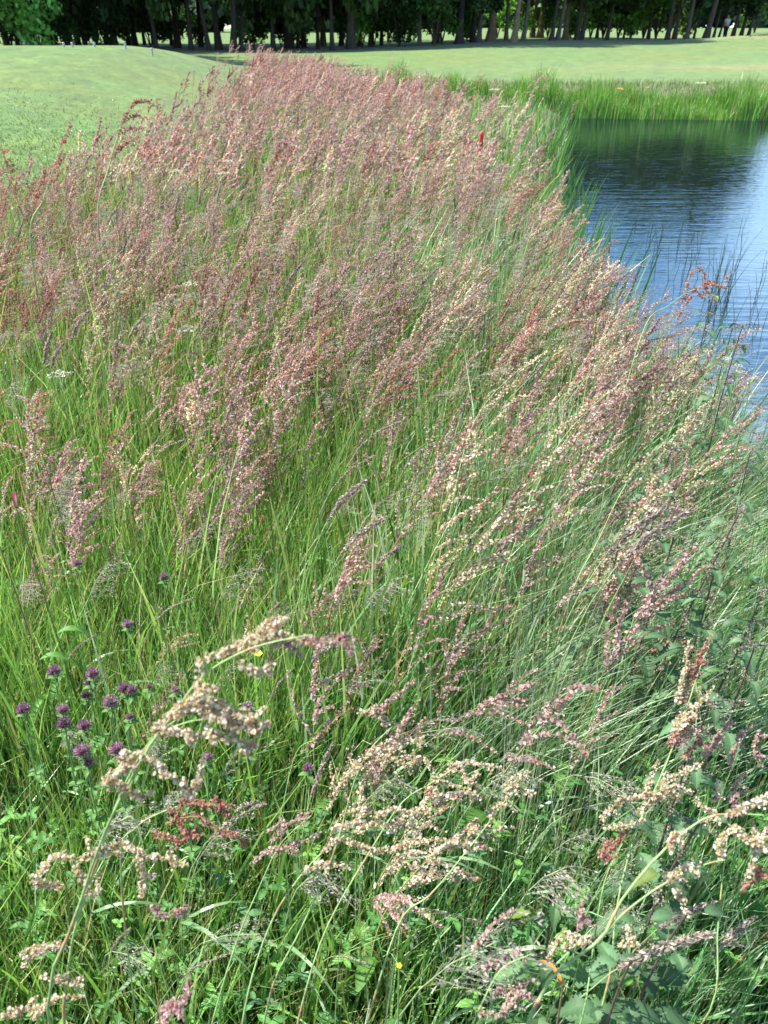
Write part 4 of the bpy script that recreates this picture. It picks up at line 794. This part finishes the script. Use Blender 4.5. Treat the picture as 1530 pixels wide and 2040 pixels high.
rush = [(1415 + dx, 600 + dy, ln) for dx, dy, ln in [(-2, 0, .42), (6, -4, .5), (12, 2, .45), (18, -2, .55), (24, 3, .4), (2, 8, .35), (30, -3, .5), (-10, -8, .5), (-22, -45, .32), (36, 0, .3)]] + \
       [(1350, 480, .40), (1385, 470, .38), (1358, 545, .35), (1392, 500, .36), (1335, 560, .33), (1475, 460, .3), (1460, 540, .3), (1505, 600, .35), (1495, 650, .3), (1462, 640, .3), (1320, 470, .36), (1300, 520, .3), (1520, 560, .25), (1375, 530, .3), (1290, 470, .4), (1265, 440, .42), (1310, 500, .35), (1515, 655, .3)]
for (px, py, ln) in rush:
    g = ground_hit(px, py, WATER); o = thing('rush_stem', (g[0], g[1], WATER - 0.06), 'thin dark rush in blue water, foot %s' % where(px, py), 'rush', 'rushes standing in the pond')
    m1 = MB()
    for k in range(2 if ln < .4 else 3):
        s = np.linspace(0, 1, 8); a = random.uniform(-.3, .3); b = random.uniform(-.35, .35)
        pth = np.stack([ln * (a * s + b * s ** 3 * .5) + k * .02, 0 * s + k * .01, (ln * random.uniform(.7, 1.15) + .06) * s], 1); tube(m1, pth, 0.0030 * (1.05 - .7 * s), np.array([0.05, 0.10, 0.06]), 4)
    m1.obj('blade', M_GRASS, o, True)

# ------------------------------------------------------------------ posts
def px_x(px, y, z=0.5): return (px - 765) / F * (y * CP + (EYE - z) * SP)
def stake(px, py, t, label, h, r_, col, cap=None, cat='stake', group=None, name='marker_stake'):
    top = P(px, py, t); z0 = float(H(top[0], top[1])); h = float(top[2]) - z0
    o = thing(name, (float(top[0]), float(top[1]), z0), label, cat, group, (0.0, 0.03, 0))
    m1 = MB(); zz = np.array([-0.1, h * .5, h - .03]); tube(m1, np.stack([0 * zz, 0 * zz, zz], 1), r_, np.array(col), 12); po = m1.obj('post', M_PAINT, o, True)
    m2 = MB(); zz = np.array([h - .03, h - .022, h - .004, h, h]); tube(m2, np.stack([0 * zz, 0 * zz, zz], 1), np.array([r_ * 1.12, r_ * 1.12, r_ * .95, r_ * .6, 0.0005]), np.array(cap or col), 12); m2.obj('cap', M_PAINT, po, True)
stake(955, 262, 7.2, 'red marker stake standing in the meadow near the pond', 0, 0.019, (0.50, 0.035, 0.03), (0.62, 0.06, 0.05))
for (px, py, ds) in ((128, 92, 'leftmost tiny white post on the mound crest'), (145, 93, 'second white post from the left on the mound crest'), (189, 97, 'middle low white post on the mound crest'), (250, 97, 'fourth white post from the left, tall on the mound'), (302, 103, 'rightmost tall white post on the mound slope')):
    gx = px_x(px, 25.0, 1.1); top = (gx, 25.0, float(H(gx, 25.0)) + (.19 if px > 240 else .12)); ppx, ppy, tt = proj(top)
    stake(ppx, ppy, tt, ds, 0, 0.030, (0.42, 0.43, 0.42), None, 'post', 'white posts along the mound', 'white_post')

# ------------------------------------------------------------------ trees
def trunk_geo(h, r_, bend, limbs=5, seed=0):
    m1 = MB(); k = 14; s = np.linspace(0, 1, k); path = np.stack([bend * s ** 2 * h * .12 + .05 * np.sin(s * 5 + seed), .05 * np.sin(s * 4 + seed * 2), h * s - 0.15], 1)
    rad = r_ * (1 - .72 * s) * (1 + .75 * np.exp(-s * 26)); tube(m1, path, rad, np.array([0.085, 0.072, 0.06]), 10); ends = []
    for j in range(limbs):
        f = random.uniform(.3, .8); p0 = np.array([np.interp(f, s, path[:, i]) for i in range(3)]); a = j * 2.4 + seed; Lb = random.uniform(1.8, 3.4)
        pts = smooth_path([p0, p0 + np.array([math.cos(a) * .45, math.sin(a) * .45, .35]) * Lb * .5, p0 + np.array([math.cos(a), math.sin(a), .7 + random.uniform(-.3, .3)]) * Lb], 6); tube(m1, pts, np.linspace(r_ * .35, r_ * .08, 6), np.array([0.085, 0.072, 0.06]), 6); ends.append(pts[-1])
    return m1, path, ends
def leaf_cloud(m1, centers, radii, per, size, pal):
    for c, r_ in zip(centers, radii):
        n = int(per * (r_ ** 1.5)); pts = c + rvec(n) * (r_ * rng.uniform(0.25, 1, n) ** .6)[:, None] * np.array([1, 1, .75]); g = pick(pal, 1, None, .25)[0]
        flakes(m1, pts, size * rng.uniform(.6, 1.3, n), np.clip(g * (1 + .2 * rng.normal(size=(n, 1))), .01, .6), None, 1.35)
TP = [(0.035, 0.07, 0.02), (0.05, 0.095, 0.025), (0.028, 0.055, 0.02), (0.065, 0.12, 0.03)]
tv = []
for k in range(6):
    tm, tp, ends = trunk_geo(11 + k % 3, 0.34, (-1) ** k * .4 + .4, 6, k); cm = MB(); top = tp[-1]
    cs = list(ends); rs = [1.5] * len(ends)
    for j in range(26):
        a = random.uniform(0, 6.28); zz = random.uniform(3.4, 12.5); rr_ = 3.3 * math.sin(math.pi * min(1, max(.12, (zz - 2.2) / 11.5))) ** .6 * math.sqrt(random.uniform(.1, 1)); cs.append(np.array([math.cos(a) * rr_ + .5, math.sin(a) * rr_, zz])); rs.append(random.uniform(.9, 1.6))
    for j in range(5):
        a = random.uniform(0, 6.28); cs.append(np.array([math.cos(a) * 2.4, math.sin(a) * 2.4, random.uniform(2.6, 3.6)])); rs.append(random.uniform(.5, .9))
    leaf_cloud(cm, cs, rs, 150, 0.115, TP); tv.append((tm.mesh('trunk', M_BARK, True), cm.mesh('crown', M_CROWN)))
def tree(px, y, rs_, lean, var, label, bc=(1, 1, 1), cs=1.0, hs=1.0, group='trees in the wood behind the fairway'):
    x = px_x(px, y); z = float(H(x, y)); o = thing('tree', (x, y, z), label, 'tree', group, (0, R(lean), 0)); o.scale = (1, 1, hs); rs_ = rs_ * random.uniform(.45, 1.0); y += random.uniform(-2, 5); x = px_x(px, y); o.location = (x, y, float(H(x, y))); hs = random.uniform(.9, 1.15)
    tr = link('trunk', tv[var][0], o); tr.scale = (rs_, rs_, 1); tr.rotation_euler = (0, 0, random.uniform(-1.2, 1.2)); cs = cs * random.uniform(.8, 1.2); tr.color = (*bc, 1)
    c = link('crown', tv[var][1], o); c.rotation_euler = (0, 0, random.uniform(0, 6.28)); kz = 2.5 if px < 860 else 0.84; c.scale = (cs, cs, kz); c.location = (0, 0, 2.6 * (1 - kz) + random.uniform(-1.0, 1.8)); tr.scale = (rs_, rs_, 1.8 if px < 860 else 1.1); tn = random.uniform(.8, 1.15); c.color = (tn, tn, tn, 1)
TR = [(12, 72, .8, 0, 'dark'), (60, 76, .7, 2, 'dark'), (100, 70, .8, 1, 'dark'), (140, 68, 1.0, 0, 'dark thick'), (190, 74, .7, -1, 'dark'), (228, 70, .7, 2, 'dark'), (268, 75, .8, 0, 'dark'), (310, 70, .8, -2, 'dark'), (352, 73, .7, 2, 'dark'), (380, 68, .8, 1, 'dark'), (416, 68, .75, -6, 'dark leaning left'), (436, 69, .85, -2, 'dark'), (464, 66, 1.15, 5, 'thick black splayed'), (478, 68, .7, 9, 'dark leaning right'),
      (544, 69, .9, 1, 'black'), (576, 70, .95, -4, 'black leaning left'), (593, 74, .45, 4, 'thin dark'), (606, 76, .5, 1, 'thin dark'), (633, 70, .55, 1, 'slim black'), (643, 80, .8, 0, 'pale grey'), (661, 68, .8, 0, 'straight black'), (699, 69, 1.05, 1, 'thick dark'), (716, 76, .5, -2, 'thin dark'), (738, 70, .5, 3, 'slim dark'), (760, 80, .5, 0, 'thin grey'), (773, 86, .35, 0, 'very thin grey'),
      (835, 66, .72, 0, 'tall smooth bluish grey'), (868, 74, .8, 0, 'dark leafy'), (916, 67, .85, 1, 'straight black'), (941, 72, .6, 2, 'slim black'), (953, 70, .8, 3, 'dark grey'), (976, 71, 1.0, 2, 'sunlit tan-pale thick'), (1007, 72, .8, -1, 'grey-blue'), (1023, 66, 1.1, 5, 'big two-tone leaning right'), (1042, 71, .75, 4, 'grey leaning right'), (1060, 88, .8, 1, 'pale distant'), (1075, 84, .8, 0, 'pale tan distant'), (1097, 70, .8, 5, 'dark leaning right'), (1109, 72, .7, 7, 'grey leaning right'),
      (1125, 74, .75, 1, 'mossy pale'), (1149, 72, .7, 2, 'dark forked left-hand'), (1158, 72, .6, 6, 'dark forked right-hand'), (1188, 78, .45, 0, 'thin dark'), (1207, 70, .75, 5, 'black leaning right'), (1241, 78, .45, 2, 'thin dark'), (1290, 82, .6, 0, 'dim'), (1328, 72, .85, 1, 'dark'), (1342, 74, .9, 0, 'dark broad'), (1366, 73, .8, 1, 'grey-lit'), (1381, 84, .45, 3, 'thin leaning'), (1403, 71, .75, 6, 'dark leaning right'), (1419, 75, .6, 5, 'dark slim leaning'),
      (1430, 80, .45, 8, 'thin slanting'), (1457, 74, .65, 4, 'dark'), (1473, 78, .6, 5, 'slim dark'), (1487, 76, .7, 5, 'dark leaning right')]
for i, (px, y, rs_, ln, ds) in enumerate(TR):
    bc = (1, 1, 1)
    if 'tan' in ds or 'pale' in ds or 'two-tone' in ds or 'mossy' in ds: bc = (3.2, 2.9, 2.3)  # sunlight on the lit trunks is put into a paler bark tint
    elif 'grey' in ds: bc = (1.9, 2.0, 2.2)
    elif 'black' in ds: bc = (.7, .7, .75)
    tree(px, y, rs_, ln, i % 6, '%s trunk in the wood, %s percent across the photo' % (ds, words(pct(px, 1530))), bc, 1.0 if px > 700 else 1.15, 1.0)
# shadowy back rows of the left half of the wood
for i in range(26):
    px = -60 + i * 31 + random.uniform(-8, 8); y = random.uniform(80, 92)
    if px > 380 and i % 3: continue
    tree(px, y, random.uniform(.5, .8), random.uniform(-3, 4), i % 6, ('deep shaded tree in the back row of the wood, %s percent across the photo' % words(pct(px, 1530)) if px > 0 else 'unseen shade-casting tree added past the left side of the wood'), (.8, .8, .8), 1.2)
for i, px in enumerate((-90, -50, -150, -230, -300, -400, -500)):    # beyond the picture's sides
    if px < 0: tree(px, 68, .8, 1, i % 6, 'unseen shade-casting tree added past the left side of the wood', (1, 1, 1), 1.15)
for i in range(20):                                      # unseen tall trees, added left of the picture to throw shade over the fairway
    by = 45 + 5.0 * (i // 5) + random.uniform(0, 3); bx = -(0.48 * by + 3.5) - 3.2 * (i % 5)
    tree(765 + F * bx / (by * CP + .55), by, .8, 1, i % 6, 'unseen shade-casting tree added past the left side of the wood', (1, 1, 1), 1.2)
def bush_geo(k):
    cm, sm = MB(), MB(); cs = []; rs = []
    for j in range(9): a = random.uniform(0, 6.28); r_ = random.uniform(.2, 1.3); cs.append(np.array([math.cos(a) * r_, math.sin(a) * r_, random.uniform(.5, 3.0)])); rs.append(random.uniform(.5, .95))
    leaf_cloud(cm, cs, rs, 200, .09, [(0.10, 0.22, 0.05), (0.14, 0.29, 0.07), (0.08, 0.17, 0.05)])
    for j in range(5): a = j * 1.3; tube(sm, np.array([(0, 0, 0), (math.cos(a) * .4, math.sin(a) * .4, 1.2), (math.cos(a), math.sin(a), 2.4)]), np.array([.05, .035, .015]), np.array([0.08, 0.07, 0.05]), 5)
    return cm.mesh('foliage', M_CROWN), sm.mesh('branches', M_BARK, True)
bv = [bush_geo(k) for k in range(4)]
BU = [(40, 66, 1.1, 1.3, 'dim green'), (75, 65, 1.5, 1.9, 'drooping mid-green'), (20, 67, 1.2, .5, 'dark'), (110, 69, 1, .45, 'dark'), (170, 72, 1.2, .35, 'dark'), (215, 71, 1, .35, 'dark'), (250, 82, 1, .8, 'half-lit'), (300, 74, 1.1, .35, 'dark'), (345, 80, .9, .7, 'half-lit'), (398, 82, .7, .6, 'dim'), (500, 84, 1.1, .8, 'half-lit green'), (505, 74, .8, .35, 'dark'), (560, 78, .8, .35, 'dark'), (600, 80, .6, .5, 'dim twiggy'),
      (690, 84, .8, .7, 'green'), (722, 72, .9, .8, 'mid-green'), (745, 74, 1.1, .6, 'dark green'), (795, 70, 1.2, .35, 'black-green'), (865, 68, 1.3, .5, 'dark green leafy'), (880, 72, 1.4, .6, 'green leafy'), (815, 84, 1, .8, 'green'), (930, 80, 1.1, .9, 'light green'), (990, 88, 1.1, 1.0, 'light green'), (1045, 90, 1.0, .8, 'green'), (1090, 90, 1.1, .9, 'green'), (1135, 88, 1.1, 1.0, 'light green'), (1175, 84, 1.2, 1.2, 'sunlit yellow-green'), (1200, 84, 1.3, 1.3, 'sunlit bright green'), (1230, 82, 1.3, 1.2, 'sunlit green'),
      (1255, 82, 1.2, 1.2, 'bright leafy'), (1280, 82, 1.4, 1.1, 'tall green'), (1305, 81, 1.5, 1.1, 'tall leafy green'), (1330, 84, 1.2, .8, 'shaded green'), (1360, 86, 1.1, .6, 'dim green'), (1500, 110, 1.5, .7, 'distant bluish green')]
for i, (px, y, sc_, br_, ds) in enumerate(BU):
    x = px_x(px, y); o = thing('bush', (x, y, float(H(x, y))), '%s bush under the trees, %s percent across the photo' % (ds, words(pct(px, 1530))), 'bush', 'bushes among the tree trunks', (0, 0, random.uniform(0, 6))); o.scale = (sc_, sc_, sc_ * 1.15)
    a = link('foliage', bv[i % 4][0], o); br_ = br_ * (1.55 if br_ > .75 else 1); a.color = (br_, br_ * 1.02, br_ * .9, 1); link('branches', bv[i % 4][1], o)  # sun and shade on the bushes are put into the foliage tint
# far-off wood closing the view
cm = MB(); cs = []; rs = []
for i in range(700):
    y = random.uniform(150, 185); x = random.uniform(-120, 150); cs.append(np.array([x, y, random.uniform(2.0, 15) if i % 2 else random.uniform(2.0, 6)])); rs.append(random.uniform(2.2, 4.0))
leaf_cloud(cm, cs, rs, 34, .55, [(0.06, 0.12, 0.05), (0.08, 0.15, 0.06), (0.05, 0.10, 0.05)])
tag(cm.obj('distant_wood', M_CROWN), 'far-off wood seen in bright gaps between the trunks', 'wood', kind='stuff')

# ------------------------------------------------------------------ person in the wood
def person(px, y):
    x = px_x(px, y); z = float(H(x, y)); o = thing('person', (x, y, z), 'person in white top and dark trousers standing among the right-hand tree trunks', 'person', None, (0, 0, R(200)))
    def skin(name, vs, es, rs, mat, col):
        me = bpy.data.meshes.new(name); me.from_pydata(vs, es, []); ob = link(name, me, o)
        md = ob.modifiers.new('skin', 'SKIN'); 
        for sv, r_ in zip(me.skin_vertices[0].data, rs): sv.radius = (r_, r_)
        me.skin_vertices[0].data[0].use_root = True
        ss = ob.modifiers.new('sub', 'SUBSURF'); ss.levels = 2; ss.render_levels = 2
        m = leaf_mat(name, 0, .8, .1); m.node_tree.nodes['Attribute'].attribute_type = 'OBJECT'; m.node_tree.nodes['Attribute'].attribute_name = 'color'
        for n_ in m.node_tree.nodes:
            if n_.type == 'MIX_RGB': n_.inputs['Fac'].default_value = 1.0
        me.materials.append(m); c = [math.sqrt(a) for a in col]; ob.color = (*c, 1); return ob
    # continuous body
    vs = [(0, 0, .95), (0, 0, 1.15), (0, 0, 1.38), (0, 0, 1.48), (0, -.01, 1.58), (0, -.02, 1.70), (.17, 0, 1.40), (.24, .02, 1.14), (.22, -.08, .92), (.21, -.12, .84), (-.17, 0, 1.40), (-.24, .02, 1.14), (-.22, -.08, .92), (-.21, -.12, .84),
          (.09, 0, .88), (.10, -.01, .50), (.10, .02, .10), (.10, -.12, .04), (-.09, 0, .88), (-.11, -.03, .50), (-.11, .02, .10), (-.11, -.12, .04)]
    es = [(0, 1), (1, 2), (2, 3), (3, 4), (4, 5), (2, 6), (6, 7), (7, 8), (8, 9), (2, 10), (10, 11), (11, 12), (12, 13), (0, 14), (14, 15), (15, 16), (16, 17), (0, 18), (18, 19), (19, 20), (20, 21)]
    rs = [.14, .13, .15, .06, .085, .08, .06, .045, .035, .035, .06, .045, .035, .035, .09, .065, .045, .04, .09, .065, .045, .04]
    skin('body', vs, es, rs, M_SKIN, (0.42, 0.25, 0.18))
    skin('shirt', [(0, 0, .93), (0, 0, 1.15), (0, 0, 1.40), (.18, 0, 1.40), (.235, .015, 1.2), (-.18, 0, 1.40), (-.235, .015, 1.2)], [(0, 1), (1, 2), (2, 3), (3, 4), (2, 5), (5, 6)], [.17, .155, .17, .08, .07, .08, .07], M_CLOTH, (0.5, 0.5, 0.52))
    skin('trousers', [(0, 0, .93), (.09, 0, .86), (.10, -.01, .50), (.10, .02, .10), (-.09, 0, .86), (-.11, -.03, .50), (-.11, .02, .10)], [(0, 1), (1, 2), (2, 3), (0, 4), (4, 5), (5, 6)], [.165, .11, .085, .07, .11, .085, .07], M_CLOTH, (0.02, 0.025, 0.04))
    skin('hair', [(0, .03, 1.66), (0, .02, 1.76)], [(0, 1)], [.085, .07], M_CLOTH, (0.12, 0.1, 0.09))
person(1441, 73)

# ------------------------------------------------------------------ daisies on the lawn
mb = MB(); n = 900; x = rng.uniform(-13, -1.5, n); y = rng.uniform(6, 22, n)
for cx, cy, k in ((-4.0, 12.2, 160), (-3.3, 13.6, 70), (-9, 13, 60)):
    x = np.concatenate([x, rng.normal(cx, .28, k)]); y = np.concatenate([y, rng.normal(cy, .35, k)])
k = (meadow_w(x, y) < .1) & (np.concatenate([rng.uniform(0, 1, n) < .25, np.ones(len(x) - n, bool)])); x, y = x[k], y[k]
c = np.stack([x, y, H(x, y) + .055], 1); a = rng.uniform(0, 6.28, len(x)); r_ = rng.uniform(.008, .014, len(x))
for s_ in range(2):
    aa = a + s_ * .785; v = np.stack([c + np.stack([np.cos(aa + j * 1.5708) * r_, np.sin(aa + j * 1.5708) * r_, np.full(len(x), .003 * s_)], 1) for j in range(4)], 1); mb.add(v.reshape(-1, 3), np.arange(len(x))[:, None] * 4 + np.arange(4), np.array([.75, .75, .72]))
tag(mb.obj('daisies', M_PETAL), 'tiny white daisies scattered on the lawn left of the meadow', 'daisies', kind='stuff')
